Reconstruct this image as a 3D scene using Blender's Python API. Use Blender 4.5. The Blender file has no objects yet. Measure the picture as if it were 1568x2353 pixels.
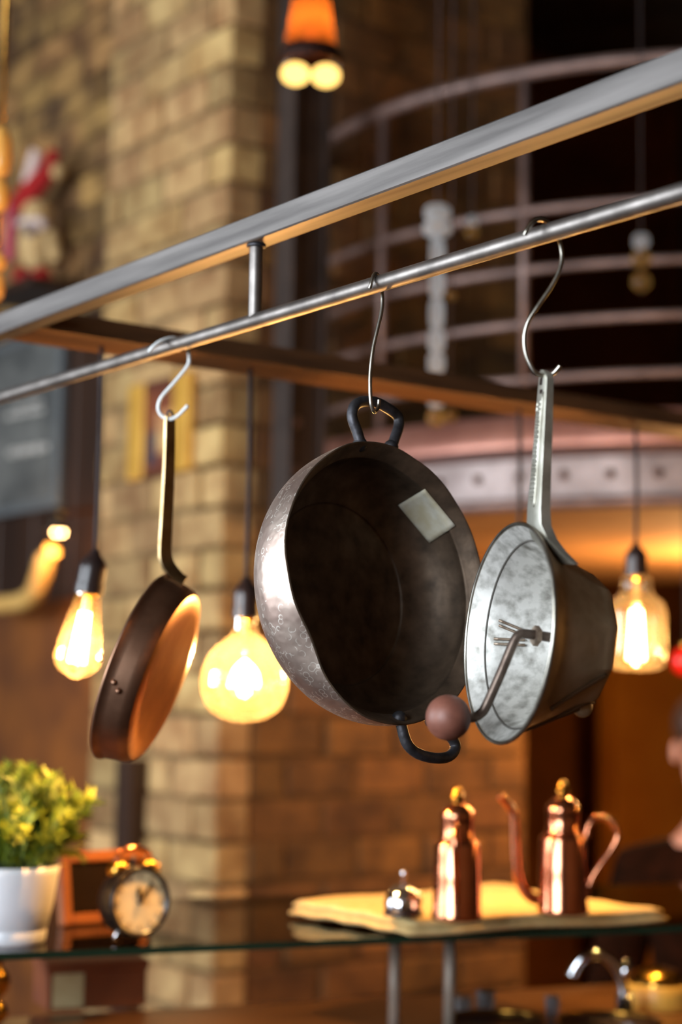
import bpy, math, random
from mathutils import Vector, Matrix, Quaternion
random.seed(7)
R_ = math.radians
sc = bpy.context.scene
col = sc.collection

# ------------------------------------------------------------------ camera
FPX = 4000.0                       # focal length in pixels of the 1568x2353 frame
CX, CY = 784.0, 1176.5
EYE = Vector((0, 0, 1.55))
camd = bpy.data.cameras.new('camera')
cam = bpy.data.objects.new('camera', camd)
col.objects.link(cam)
camd.sensor_fit = 'VERTICAL'
camd.sensor_height = 36.0
camd.sensor_width = 24.0
camd.lens = FPX / 2353.0 * 36.0
CAMROT = Matrix.Rotation(R_(90 + 6.3), 3, 'X') @ Matrix.Rotation(R_(0.8), 3, 'Z')
cam.matrix_world = Matrix.Translation(EYE) @ CAMROT.to_4x4()
camd.clip_start = 0.02
camd.dof.use_dof = True
camd.dof.focus_distance = 1.64
camd.dof.aperture_fstop = 2.9
sc.camera = cam

# ------------------------------------------------------------------ world, window daylight, exposure
W = bpy.data.worlds.new('world'); sc.world = W
W.use_nodes = True
W.node_tree.nodes['Background'].inputs[0].default_value = (0.75, 0.86, 1.0, 1)
W.node_tree.nodes['Background'].inputs[1].default_value = 1.0
sc.view_settings.view_transform = 'Standard'
sc.view_settings.look = 'None'
sc.view_settings.gamma = 1.0
sc.view_settings.use_curve_mapping = False
sc.view_settings.exposure = 0.12
sc.cycles.use_denoising = True
sc.cycles.sample_clamp_indirect = 6.0
sc.cycles.max_bounces = 5
sc.cycles.diffuse_bounces = 3
sc.cycles.glossy_bounces = 3
sc.cycles.transparent_max_bounces = 10
sc.cycles.use_adaptive_sampling = True
sc.cycles.adaptive_threshold = 0.05
sc.cycles.adaptive_min_samples = 16
sc.cycles.caustics_reflective = False
sc.cycles.caustics_refractive = False

CR = CAMROT @ Vector((1, 0, 0)); CU = CAMROT @ Vector((0, 1, 0)); CF = CAMROT @ Vector((0, 0, -1))
UP = Vector((0, 0, 1))
def ray(x, y): return CF + CR * ((x - CX) / FPX) + CU * (-(y - CY) / FPX)
def P(x, y, d): return EYE + ray(x, y) * d
def hit(x, y, p0, n):
    r = ray(x, y); t = (p0 - EYE).dot(n) / r.dot(n)
    return EYE + r * t
def hitz(x, y, z): return hit(x, y, Vector((0, 0, z)), UP)
def pix(p):
    v = p - EYE; d = v.dot(CF)
    return CX + v.dot(CR) / d * FPX, CY - v.dot(CU) / d * FPX, d
D1 = ray(-2200, 1575); D1.z = 0; D1.normalize()          # along the front rail, away to the left
D2 = Vector((-D1.y, D1.x, 0)); D2 = D2 if D2.x > 0 else -D2  # along the back beam, away to the right
EE = -D1
def room(e, t, z): return EE * e + D2 * t + UP * z        # room coordinates

def area_light(name, loc, direction, sx, sy, watts, color):
    l = bpy.data.lights.new(name, 'AREA'); l.shape = 'RECTANGLE'; l.size = sx; l.size_y = sy
    l.energy = watts; l.color = color
    o = bpy.data.objects.new(name, l); col.objects.link(o)
    z = -direction.normalized(); x = UP.cross(z).normalized(); y = z.cross(x)
    m = Matrix((x, y, z)).transposed().to_4x4(); m.translation = loc
    o.matrix_world = m
    return o
WIN_T = -2.6
area_light('window_daylight', room(-4.5, WIN_T - 0.12, 2.15), D2, 2.8, 2.1, 270, (0.84, 0.92, 1.0))
area_light('window_daylight', room(-.4, WIN_T - 0.12, 2.15), D2, 2.2, 2.1, 250, (0.84, 0.92, 1.0))

# ------------------------------------------------------------------ helpers
def lin(c):
    return tuple(((v / 255) / 12.92 if v / 255 <= 0.04045 else ((v / 255 + 0.055) / 1.055) ** 2.4) for v in c)

def mat(name, c1, c2=None, metal=0.0, rough=0.5, rough2=None, scale=8.0, detail=4.0, bump=0.0, bscale=None,
        emit=None, estr=0.0, stretch=(1, 1, 1), spec=0.5, objrand=0.0, lo=0.35, hi=0.65, bdist=0.002, coords='Object', rot=0.0):
    m = bpy.data.materials.new(name); m.use_nodes = True
    nt = m.node_tree; N = nt.nodes; L = nt.links
    b = N['Principled BSDF']
    b.inputs['Metallic'].default_value = metal
    b.inputs['Roughness'].default_value = rough
    b.inputs['Specular IOR Level'].default_value = spec
    a = lin(c1) + (1,)
    b.inputs['Base Color'].default_value = a
    if c2 is not None or bump > 0 or rough2 is not None:
        tc = N.new('ShaderNodeTexCoord'); mp = N.new('ShaderNodeMapping')
        mp.inputs['Scale'].default_value = stretch
        L.new(tc.outputs[coords], mp.inputs[0])
        src = mp.outputs[0]
        if rot:
            m0 = N.new('ShaderNodeMapping'); m0.inputs['Rotation'].default_value = (0, 0, rot)
            L.new(tc.outputs[coords], m0.inputs[0]); L.new(m0.outputs[0], mp.inputs[0])
        if objrand:
            oi = N.new('ShaderNodeObjectInfo'); mu = N.new('ShaderNodeMath'); mu.operation = 'MULTIPLY'
            mu.inputs[1].default_value = 37.0
            L.new(oi.outputs['Random'], mu.inputs[0])
            ad = N.new('ShaderNodeVectorMath'); ad.operation = 'ADD'
            L.new(src, ad.inputs[0]); L.new(mu.outputs[0], ad.inputs[1]); src = ad.outputs[0]
        nz = N.new('ShaderNodeTexNoise'); nz.inputs['Scale'].default_value = scale; nz.inputs['Detail'].default_value = detail
        L.new(src, nz.inputs['Vector'])
        rp = N.new('ShaderNodeValToRGB')
        rp.color_ramp.elements[0].position = lo; rp.color_ramp.elements[1].position = hi
        rp.color_ramp.elements[0].color = a
        rp.color_ramp.elements[1].color = (lin(c2) + (1,)) if c2 is not None else a
        L.new(nz.outputs['Fac'], rp.inputs[0])
        out = rp.outputs[0]
        if objrand:
            hs = N.new('ShaderNodeHueSaturation')
            mr = N.new('ShaderNodeMapRange'); mr.inputs['To Min'].default_value = 1 - objrand; mr.inputs['To Max'].default_value = 1 + objrand
            L.new(oi.outputs['Random'], mr.inputs['Value']); L.new(mr.outputs[0], hs.inputs['Value'])
            mr2 = N.new('ShaderNodeMapRange'); mr2.inputs['To Min'].default_value = 0.488; mr2.inputs['To Max'].default_value = 0.502
            m3 = N.new('ShaderNodeMath'); m3.operation = 'FRACT'; m4 = N.new('ShaderNodeMath'); m4.operation = 'MULTIPLY'; m4.inputs[1].default_value = 7.3
            L.new(oi.outputs['Random'], m4.inputs[0]); L.new(m4.outputs[0], m3.inputs[0]); L.new(m3.outputs[0], mr2.inputs['Value'])
            L.new(mr2.outputs[0], hs.inputs['Hue'])
            L.new(out, hs.inputs['Color']); out = hs.outputs[0]
        L.new(out, b.inputs['Base Color'])
        if rough2 is not None:
            mr = N.new('ShaderNodeMapRange'); mr.inputs['To Min'].default_value = rough; mr.inputs['To Max'].default_value = rough2
            L.new(nz.outputs['Fac'], mr.inputs['Value']); L.new(mr.outputs[0], b.inputs['Roughness'])
        if bump > 0:
            n2 = N.new('ShaderNodeTexNoise'); n2.inputs['Scale'].default_value = bscale or scale * 3; n2.inputs['Detail'].default_value = 3
            L.new(src, n2.inputs['Vector'])
            bp = N.new('ShaderNodeBump'); bp.inputs['Strength'].default_value = bump; bp.inputs['Distance'].default_value = bdist
            L.new(n2.outputs['Fac'], bp.inputs['Height']); L.new(bp.outputs[0], b.inputs['Normal'])
    if emit:
        b.inputs['Emission Color'].default_value = lin(emit) + (1,); b.inputs['Emission Strength'].default_value = estr
    return m

def emission(name, rgb, s):
    m = bpy.data.materials.new(name); m.use_nodes = True; nt = m.node_tree
    nt.nodes.clear(); e = nt.nodes.new('ShaderNodeEmission'); o = nt.nodes.new('ShaderNodeOutputMaterial')
    e.inputs[0].default_value = tuple(rgb) + (1,); e.inputs[1].default_value = s
    nt.links.new(e.outputs[0], o.inputs[0]); return m

def thin_glass(name, tint, frost=0.0, frostcol=(1, 1, 1), ior=1.45, rough=0.02):
    m = bpy.data.materials.new(name); m.use_nodes = True; nt = m.node_tree; N = nt.nodes; L = nt.links
    N.clear(); o = N.new('ShaderNodeOutputMaterial')
    tr = N.new('ShaderNodeBsdfTransparent'); tr.inputs[0].default_value = tuple(tint) + (1,)
    gl = N.new('ShaderNodeBsdfGlossy'); gl.inputs['Roughness'].default_value = rough
    fr = N.new('ShaderNodeFresnel'); fr.inputs[0].default_value = ior
    mx = N.new('ShaderNodeMixShader'); L.new(fr.outputs[0], mx.inputs[0]); L.new(tr.outputs[0], mx.inputs[1]); L.new(gl.outputs[0], mx.inputs[2])
    out = mx.outputs[0]
    if frost > 0:
        tl = N.new('ShaderNodeBsdfTranslucent'); tl.inputs[0].default_value = tuple(frostcol) + (1,)
        m2 = N.new('ShaderNodeMixShader'); m2.inputs[0].default_value = frost
        L.new(out, m2.inputs[1]); L.new(tl.outputs[0], m2.inputs[2]); out = m2.outputs[0]
    L.new(out, o.inputs[0]); return m

def tag(o, label=None, cat=None, group=None, kind=None):
    if label: o['label'] = label
    if cat: o['category'] = cat
    if group: o['group'] = group
    if kind: o['kind'] = kind
    return o

def root_of(p):
    while p.parent: p = p.parent
    return p

def empty(name, loc, label, cat, group=None, kind=None):
    o = bpy.data.objects.new(name, None); o.empty_display_size = 0.05
    col.objects.link(o); o.location = loc
    return tag(o, label, cat, group, kind)

def obj(name, geo, m, parent=None, smooth=True, origin=None, autosmooth=None):
    """geo = (verts in world space, faces); children are stored relative to their root's location"""
    V, F = geo
    if parent is not None: o0 = Vector(root_of(parent).location)
    elif origin is not None: o0 = Vector(origin)
    else:
        zs = min(v[2] for v in V)
        o0 = Vector((sum(v[0] for v in V) / len(V), sum(v[1] for v in V) / len(V), zs))
    me = bpy.data.meshes.new(name)
    me.from_pydata([tuple(Vector(v) - o0) for v in V], [], F)
    me.validate(); me.update()
    if smooth:
        for p in me.polygons: p.use_smooth = True
        if autosmooth is not None: me.set_sharp_from_angle(angle=R_(autosmooth))
    if m: me.materials.append(m)
    o = bpy.data.objects.new(name, me); col.objects.link(o)
    if parent is not None: o.parent = parent
    else: o.location = o0
    return o

def join(*gs):
    V, F = [], []
    for v, f in gs:
        n = len(V); V += list(v); F += [tuple(i + n for i in q) for q in f]
    return V, F

def xform(geo, M): return [M @ Vector(v) for v in geo[0]], geo[1]
def frame(o, x, y, z):
    m = Matrix((x, y, z)).transposed().to_4x4(); m.translation = o; return m
def frame_z(o, z, xhint=None):
    z = z.normalized(); xh = xhint if xhint is not None else (Vector((1, 0, 0)) if abs(z.x) < .8 else Vector((0, 1, 0)))
    x = (xh - z * xh.dot(z)).normalized(); y = z.cross(x)
    return frame(o, x, y, z)

def box(c, ax, ay, az, hx, hy, hz, bevel=0.0):
    ax, ay, az = ax.normalized(), ay.normalized(), az.normalized()
    if bevel <= 0:
        V = [c + ax * (sx * hx) + ay * (sy * hy) + az * (sz * hz) for sx in (-1, 1) for sy in (-1, 1) for sz in (-1, 1)]
        F = [(0, 1, 3, 2), (4, 6, 7, 5), (0, 4, 5, 1), (2, 3, 7, 6), (0, 2, 6, 4), (1, 5, 7, 3)]
        if ax.cross(ay).dot(az) < 0: F = [tuple(reversed(f)) for f in F]
        return V, F
    b = min(bevel, hx * .9, hy * .9, hz * .9)
    V = []; idx = {}
    for sx in (-1, 1):
        for sy in (-1, 1):
            for sz in (-1, 1):
                for k in range(3):
                    h = [hx - b, hy - b, hz - b]; h[k] += b
                    idx[(sx, sy, sz, k)] = len(V)
                    V.append(c + ax * (sx * h[0]) + ay * (sy * h[1]) + az * (sz * h[2]))
    F = []
    def q(*ks): F.append(tuple(idx[k] for k in ks))
    S = (-1, 1)
    for s in S:
        q((s, -1, -1, 0), (s, 1, -1, 0), (s, 1, 1, 0), (s, -1, 1, 0))
        q((-1, s, -1, 1), (-1, s, 1, 1), (1, s, 1, 1), (1, s, -1, 1))
        q((-1, -1, s, 2), (1, -1, s, 2), (1, 1, s, 2), (-1, 1, s, 2))
        for t in S:
            q((s, t, -1, 0), (s, t, 1, 0), (s, t, 1, 1), (s, t, -1, 1))
            q((s, -1, t, 0), (s, 1, t, 0), (s, 1, t, 2), (s, -1, t, 2))
            q((-1, s, t, 1), (1, s, t, 1), (1, s, t, 2), (-1, s, t, 2))
            for u in S: q((s, t, u, 0), (s, t, u, 1), (s, t, u, 2))
    out = []
    for f in F:
        a = V[f[0]]; n = (V[f[1]] - a).cross(V[f[2]] - a)
        cc = sum((V[i] for i in f), Vector()) / len(f)
        out.append(f if n.dot(cc - c) > 0 else tuple(reversed(f)))
    return V, out

def zbox(x0, x1, y0, y1, z0, z1, M=None, bevel=0.0):
    g = box(Vector(((x0 + x1) / 2, (y0 + y1) / 2, (z0 + z1) / 2)), Vector((1, 0, 0)), Vector((0, 1, 0)), UP,
            abs(x1 - x0) / 2, abs(y1 - y0) / 2, abs(z1 - z0) / 2, bevel)
    return xform(g, M) if M is not None else g

def lathe(prof, seg=64, M=None, a0=0.0, a1=2 * math.pi, rfun=None):
    """prof: list of (r, z); returns a surface of revolution about local z"""
    full = abs(a1 - a0 - 2 * math.pi) < 1e-6
    n = seg if full else seg + 1
    V = []; F = []
    rings = []
    for k, (r, z) in enumerate(prof):
        if r < 1e-7 and full:
            V.append(Vector((0, 0, z))); rings.append([len(V) - 1])
        else:
            ids = []
            for i in range(n):
                a = a0 + (a1 - a0) * i / seg
                rr, zz = (r, z) if rfun is None else rfun(r, z, a, k)
                V.append(Vector((rr * math.cos(a), rr * math.sin(a), zz))); ids.append(len(V) - 1)
            rings.append(ids)
    for k in range(len(rings) - 1):
        A, B = rings[k], rings[k + 1]
        if len(A) == 1 and len(B) == 1: continue
        m = n if full else n - 1
        for i in range(m):
            j = (i + 1) % n
            if len(A) == 1: F.append((A[0], B[j], B[i]))
            elif len(B) == 1: F.append((A[i], A[j], B[0]))
            else: F.append((A[i], A[j], B[j], B[i]))
    if M is not None: V = [M @ v for v in V]
    return V, F

def smooth_path(pts, sub=8, closed=False):
    pts = [Vector(p) for p in pts]; out = []; n = len(pts)
    for i in range(n if closed else n - 1):
        if closed: p0, p1, p2, p3 = pts[(i - 1) % n], pts[i], pts[(i + 1) % n], pts[(i + 2) % n]
        else: p0, p1, p2, p3 = pts[max(i - 1, 0)], pts[i], pts[i + 1], pts[min(i + 2, n - 1)]
        for k in range(sub):
            t = k / sub
            out.append(0.5 * ((2 * p1) + (p2 - p0) * t + (2 * p0 - 5 * p1 + 4 * p2 - p3) * t * t + (3 * p1 - p0 - 3 * p2 + p3) * t ** 3))
    if not closed: out.append(pts[-1])
    return out

def tube(pts, rad, seg=12, caps=True, closed=False):
    pts = [Vector(p) for p in pts]; n = len(pts)
    rads = rad if isinstance(rad, (list, tuple)) else [rad] * n
    V = []; F = []
    T = []
    for i in range(n):
        if closed: t = pts[(i + 1) % n] - pts[(i - 1) % n]
        else: t = pts[min(i + 1, n - 1)] - pts[max(i - 1, 0)]
        T.append(t.normalized())
    up = Vector((0, 0, 1)) if abs(T[0].z) < .9 else Vector((1, 0, 0))
    x = (up - T[0] * up.dot(T[0])).normalized()
    for i in range(n):
        if i:
            x = (x - T[i] * x.dot(T[i])).normalized()
        y = T[i].cross(x)
        for k in range(seg):
            a = 2 * math.pi * k / seg
            V.append(pts[i] + (x * math.cos(a) + y * math.sin(a)) * rads[i])
    for i in range(n if closed else n - 1):
        j = (i + 1) % n
        for k in range(seg):
            l = (k + 1) % seg
            F.append((i * seg + k, i * seg + l, j * seg + l, j * seg + k))
    if caps and not closed:
        F.append(tuple(reversed(range(seg)))); F.append(tuple((n - 1) * seg + k for k in range(seg)))
    return V, F

def cyl(p0, p1, r, seg=20): return tube([p0, p1], r, seg)

def sphere(c, r, seg=24, rings=14, M=None, sc_=(1, 1, 1)):
    prof = [(r * math.sin(math.pi * k / rings), -r * math.cos(math.pi * k / rings)) for k in range(rings + 1)]
    prof[0] = (0, -r); prof[-1] = (0, r)
    V, F = lathe(prof, seg)
    V = [Vector((v.x * sc_[0], v.y * sc_[1], v.z * sc_[2])) for v in V]
    if M is not None: V = [M @ v for v in V]
    return [v + c for v in V], F

def beam(p0, p1, half_w, half_h, bevel=0.0015):
    ax = (p1 - p0).normalized(); az = UP; ay = az.cross(ax).normalized()
    return box((p0 + p1) / 2, ax, ay, az, (p1 - p0).length / 2, half_w, half_h, bevel)

def point_light(name, loc, watts, color, radius, parent=None):
    l = bpy.data.lights.new(name, 'POINT'); l.energy = watts; l.color = color; l.shadow_soft_size = radius
    o = bpy.data.objects.new(name, l); col.objects.link(o)
    if parent is not None: o.parent = parent; o.location = Vector(loc) - Vector(root_of(parent).location)
    else: o.location = loc
    return o
WARM = (1.0, 0.55, 0.20)

# ------------------------------------------------------------------ materials
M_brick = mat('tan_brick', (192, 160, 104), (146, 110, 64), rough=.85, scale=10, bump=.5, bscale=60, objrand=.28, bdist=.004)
M_brick_shaded = mat('shaded_brick', (126, 88, 42), (88, 59, 27), rough=.85, scale=9, bump=.5, bscale=50, objrand=.3, bdist=.004)  # tan brick darkened: the right face's shade is put into its colour
M_brick_recess_shade = mat('recess_shade_brick', (158, 122, 68), (78, 52, 24), rough=.85, scale=7, bump=.5, bscale=50, objrand=.4, bdist=.004)  # darker tan brick, the recess's shade mixed into its colour
M_mortar_shaded = mat('shaded_mortar', (112, 77, 37), (80, 54, 24), rough=.95, scale=20, bump=.4, bscale=80)  # mortar darkened with the same shade as the right face's bricks
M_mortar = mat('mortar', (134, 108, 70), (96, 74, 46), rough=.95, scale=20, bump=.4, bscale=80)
M_plaster_dark = mat('dark_plaster', (74, 46, 24), (50, 30, 14), rough=.8, scale=3, bump=.2, bscale=40)
M_wood_dark = mat('dark_wood', (58, 34, 18), (34, 18, 9), rough=.5, scale=6, stretch=(1, 1, .15), bump=.2, bscale=40)
M_amber_glow_wall = mat('amber_glow_wall', (132, 74, 16), (92, 48, 8), rough=.75, scale=4, bump=.15, bscale=40)  # amber lamplight on the dark lower wall, put into the colour
M_steel = mat('mill_scale_steel', (150, 143, 138), (112, 106, 102), metal=1, rough=.42, rough2=.55, scale=30, detail=6, bump=.12, bscale=220, bdist=.0006)
M_steel_brush = mat('brushed_steel', (120, 115, 112), (88, 84, 82), metal=.8, rough=.48, rough2=.58, scale=60, detail=8, stretch=(.06, 1, 1), bump=.12, bscale=160, bdist=.0006, rot=-math.atan2(D1.y, D1.x))
M_rust_beam = mat('rust_brown_beam', (104, 70, 42), (72, 46, 26), metal=.3, rough=.5, rough2=.62, scale=60, detail=6, stretch=(.08, 1, 1), bump=.12, bscale=160, bdist=.0006, rot=-math.atan2(D2.y, D2.x))
M_wire_white = mat('white_enamel_wire', (225, 226, 224), rough=.35)
M_wire = mat('galvanised_wire', (182, 178, 168), (140, 134, 122), metal=1, rough=.32, scale=60)
M_iron = mat('forged_iron', (92, 92, 98), (54, 52, 52), metal=.85, rough=.42, rough2=.6, scale=50, bump=.5, bscale=160, bdist=.001)
M_chrome = mat('chrome', (225, 225, 228), metal=1, rough=.08)
M_copper = mat('polished_copper', (226, 150, 112), (206, 128, 92), metal=1, rough=.16, scale=20)
M_brass = mat('brass', (212, 160, 70), (180, 126, 50), metal=1, rough=.22, scale=20)
M_black = mat('black_bakelite', (40, 29, 27), rough=.3)
M_cord = mat('fabric_cord', (44, 34, 34), rough=.8)
M_dark_metal = mat('dark_painted_steel', (96, 76, 70), (70, 54, 50), metal=.3, rough=.5, scale=20)

# ------------------------------------------------------------------ room shell
M_cream = mat('cream_plaster', (176, 152, 118), (156, 132, 98), rough=.85, scale=3)
EC = P(497, 1616, 4.6); EC.z = 0
E0, T0 = EC.dot(EE), EC.dot(D2)
RM = frame(Vector((0, 0, 0)), EE, D2, UP)                   # room axes -> world
if EE.cross(D2).dot(UP) < 0:
    pass
E_MIN, E_MAX, T_MIN, T_MAX, ZC = -8.0, 3.6, WIN_T, 6.6, 4.7
def rbox(e0, e1, t0, t1, z0, z1, bevel=0.0):
    return box(room((e0 + e1) / 2, (t0 + t1) / 2, (z0 + z1) / 2), EE, D2, UP, abs(e1 - e0) / 2, abs(t1 - t0) / 2, abs(z1 - z0) / 2, bevel)
M_floor = mat('floor_boards', (78, 52, 32), (52, 32, 18), rough=.5, scale=5, stretch=(1, .1, 1))
M_ceil = mat('ceiling_paint', (92, 74, 54), (72, 56, 40), rough=.9, scale=4)
def struct(name, geo, m, label=None, cat=None, smooth=False):
    o = obj(name, geo, m, None, smooth=smooth)
    o['kind'] = 'structure'
    if label: o['label'] = label
    if cat: o['category'] = cat
    return o
struct('floor', rbox(E_MIN, E_MAX, T_MIN, T_MAX, -.1, 0), M_floor, 'dark floorboards of the bar room', 'floor')
struct('ceiling', rbox(E_MIN, E_MAX, T_MIN, T_MAX, ZC, ZC + .1), M_ceil, 'dark painted ceiling of the bar room', 'ceiling')
# wall with the two street windows (out of the picture, they let the daylight in)
wz0, wz1 = 1.1, 3.2
WINS = ((-5.9, -3.1), (-1.5, .7))
struct('wall_left', join(rbox(E_MIN, -5.9, T_MIN - .12, T_MIN, 0, ZC), rbox(-3.1, -1.5, T_MIN - .12, T_MIN, 0, ZC), rbox(.7, E_MAX, T_MIN - .12, T_MIN, 0, ZC),
       *[rbox(a, b, T_MIN - .12, T_MIN, 0, wz0) for a, b in WINS], *[rbox(a, b, T_MIN - .12, T_MIN, wz1, ZC) for a, b in WINS]), M_cream,
       'cream plaster wall holding the two street windows', 'wall')
for nw, (we0, we1) in enumerate(WINS):
    wf = struct('window_%d' % (nw + 1), join(rbox(we0, we1, T_MIN - .09, T_MIN - .03, wz0, wz0 + .05), rbox(we0, we1, T_MIN - .09, T_MIN - .03, wz1 - .05, wz1),
           rbox(we0, we0 + .05, T_MIN - .09, T_MIN - .03, wz0, wz1), rbox(we1 - .05, we1, T_MIN - .09, T_MIN - .03, wz0, wz1)), M_wood_dark,
           ('dark timber window frame by the brick pier end', 'dark timber window frame nearer the photographer')[nw], 'window')
    e = (we0 + we1) / 2
    obj('mullion', rbox(e - .025, e + .025, T_MIN - .09, T_MIN - .03, wz0 + .05, wz1 - .05), M_wood_dark, wf, smooth=False)
struct('wall_front', rbox(E_MAX, E_MAX + .1, T_MIN, T_MAX, 0, ZC), mat('tan_plaster_wall', (150, 112, 72), (128, 92, 56), rough=.85, scale=3), 'tan plaster wall behind the photographer', 'wall')
struct('wall_right', rbox(E_MIN, E_MAX, T_MAX, T_MAX + .1, 0, ZC), M_plaster_dark, 'dark plaster wall at the far end of the bar', 'wall')

# the brick pier: its left face (towards the window) and its right face, brick by brick
COURSE, BL, BW, JT = .112, .245, .11, .012
def pxe(x, t):                                            # e-coordinate of the pixel column on a plane t = const
    p = hit(x, 1500, room(0, t, 0), D2); return p.dot(EE)
def pxt(x, e):
    p = hit(x, 1500, room(e, 0, 0), EE); return p.dot(D2)
E_LEFT = pxe(212, T0)                                     # where the pier's left face ends
T_END = pxt(1216, E0)                                     # where the right face ends
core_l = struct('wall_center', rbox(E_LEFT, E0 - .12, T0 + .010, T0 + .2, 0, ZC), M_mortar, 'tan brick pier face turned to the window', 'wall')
core_r = struct('wall_inner', rbox(E0 - .3, E0 - .010, T0 + .05, T_END - .005, 0, ZC), M_mortar_shaded, 'brick face of the pier turned from the window, lit by bulbs', 'wall')
brick_meshes = {}
def brick_mesh(l, m):
    key = (round(l, 3), m.name)
    if key not in brick_meshes:
        V, F = box(Vector((0, 0, 0)), Vector((1, 0, 0)), Vector((0, 1, 0)), UP, l / 2, BW / 2, (COURSE - JT) / 2, .007)
        me = bpy.data.meshes.new('brick'); me.from_pydata([tuple(v) for v in V], [], F); me.materials.append(m); me.update()
        brick_meshes[key] = me
    return brick_meshes[key]
def brick(parent, c, along, out, l, m):
    o = bpy.data.objects.new('brick', brick_mesh(l, m)); col.objects.link(o)
    c = c + out * random.uniform(-.006, .008) + UP * random.uniform(-.003, .003)
    mt = frame(c, along, UP.cross(along), UP) @ Matrix.Rotation(R_(random.uniform(-.8, .8)), 4, 'Z') @ Matrix.Rotation(R_(random.uniform(-.8, .8)), 4, 'Y')
    o.parent = parent
    o.matrix_parent_inverse = Matrix.Identity(4)
    o.matrix_local = Matrix.Translation(-Vector(parent.location)) @ mt
nc = int(3.75 / COURSE)
zs0 = .62
def face_bricks(parent, p_of, a0, a1, along, out, zlo, zhi, phase, m=M_brick):
    k = 0
    z = zlo
    while z + COURSE < zhi:
        a = a0 if (k + phase) % 2 == 0 else a0 - 0
        first = BL / 2 - .004 if (k + phase) % 2 else BL
        l = first
        while a < a1 - .03:
            ll = min(l, a1 - a) - JT
            if ll > .03: brick(parent, p_of(a + ll / 2, z + COURSE / 2), along, out, round(ll, 2), m)
            a += l; l = BL
        z += COURSE; k += 1
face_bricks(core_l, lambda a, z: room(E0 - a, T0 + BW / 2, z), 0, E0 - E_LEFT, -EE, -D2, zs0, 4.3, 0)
face_bricks(core_r, lambda a, z: room(E0 - BW / 2, T0 + a, z), .115, T_END - T0, D2, EE, zs0, 4.3, 1, M_brick_shaded)

# recess left of the pier: brick above, dark boarding with a chalkboard below
T_REC = T0 + .16
Z_SPLIT = hit(120, 735, room(0, T_REC, 0), D2).z
Z_AMB = hit(120, 1375, room(0, T_REC, 0), D2).z
E_REC1 = pxe(-260, T_REC)
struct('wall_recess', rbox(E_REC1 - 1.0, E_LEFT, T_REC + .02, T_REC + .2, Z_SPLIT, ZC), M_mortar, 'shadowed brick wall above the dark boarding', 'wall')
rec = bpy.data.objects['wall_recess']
face_bricks(rec, lambda a, z: room(E_LEFT - a, T_REC + BW / 2, z), .0, E_LEFT - E_REC1, -EE, -D2, Z_SPLIT + .01, 4.65, 1, M_brick_recess_shade)
brd = struct('wall_boarding', rbox(E_REC1 - 1.0, E_LEFT, T_REC + .08, T_REC + .2, Z_AMB, Z_SPLIT), M_wood_dark, 'dark boarded wall behind the chalkboard', 'wall')
nb = 7
for k in range(nb):
    a0 = (E_LEFT - E_REC1) * k / nb; a1 = (E_LEFT - E_REC1) * (k + 1) / nb - .006
    obj('plank', rbox(E_LEFT - a1, E_LEFT - a0, T_REC + .055, T_REC + .08, Z_AMB, Z_SPLIT, .003), M_wood_dark, brd, smooth=False)
struct('wall_dado', rbox(E_REC1 - 1.0, E_LEFT, T_REC + .06, T_REC + .2, 0, Z_AMB), M_amber_glow_wall, 'lower wall coloured like amber lamplight left of the brick pier', 'wall')
# a dark square timber where the pier meets the recess (lower part)
tp = hit(280, 1760, room(0, T0 - .06, 0), D2)
struct('trim_1', rbox(tp.dot(EE) - .05, tp.dot(EE) + .04, T0 - .05, T0 + .0, 0, tp.z + .02), M_wood_dark, 'dark timber post at the foot of the brick pier', 'post')

# space beyond the pier
E_BACK = E0 - 2.1
struct('wall_back', rbox(E_BACK - .1, E_BACK, T0 + .2, T_MAX, 0, ZC), mat('brown_wall', (146, 84, 22), (108, 58, 12), rough=.8, scale=2.5, bump=.15, bscale=30),
       'brown plaster wall deep behind the balcony', 'wall')
e_p = E0 - 1.5
struct('wall_partition', rbox(e_p - .1, e_p, pxt(1412, e_p), T_MAX, 0, 1.80), mat('golden_glow_paint', (206, 136, 42), (184, 114, 30), rough=.6, scale=3),  # panel added to carry the lamp's golden glow as surface colour
       'half-height partition in golden lamp-glow colour behind the seated person', 'wall')
struct('wall_end', rbox(E_MIN - .1, E_MIN, T_MIN, T_MAX, 0, ZC), M_plaster_dark, 'dark plaster wall at the end of the bar room', 'wall')

# ------------------------------------------------------------------ pot rack
ROD_R, BH = .0081, .014
ROD0 = P(868, 653, 1.67)
def on_line_px(p0, d, x):
    lo, hi = -3.0, 3.0
    for _ in range(60):
        m = (lo + hi) / 2
        q = pix(p0 + d * m)
        if q[2] <= .05 or q[0] > x: lo = m
        else: hi = m
    return p0 + d * lo
# D1 points away to the left: pixel x falls with growing parameter
RODP = on_line_px(ROD0, D1, 586)
lo, hi = .02, .3
for _ in range(50):
    h = (lo + hi) / 2
    c = ROD0 + UP * h
    edge = on_line_px(c - D2 * BH - UP * BH, D1, 588)
    if pix(edge)[1] > 549: lo = h
    else: hi = h
BEAM0 = ROD0 + UP * h
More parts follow.
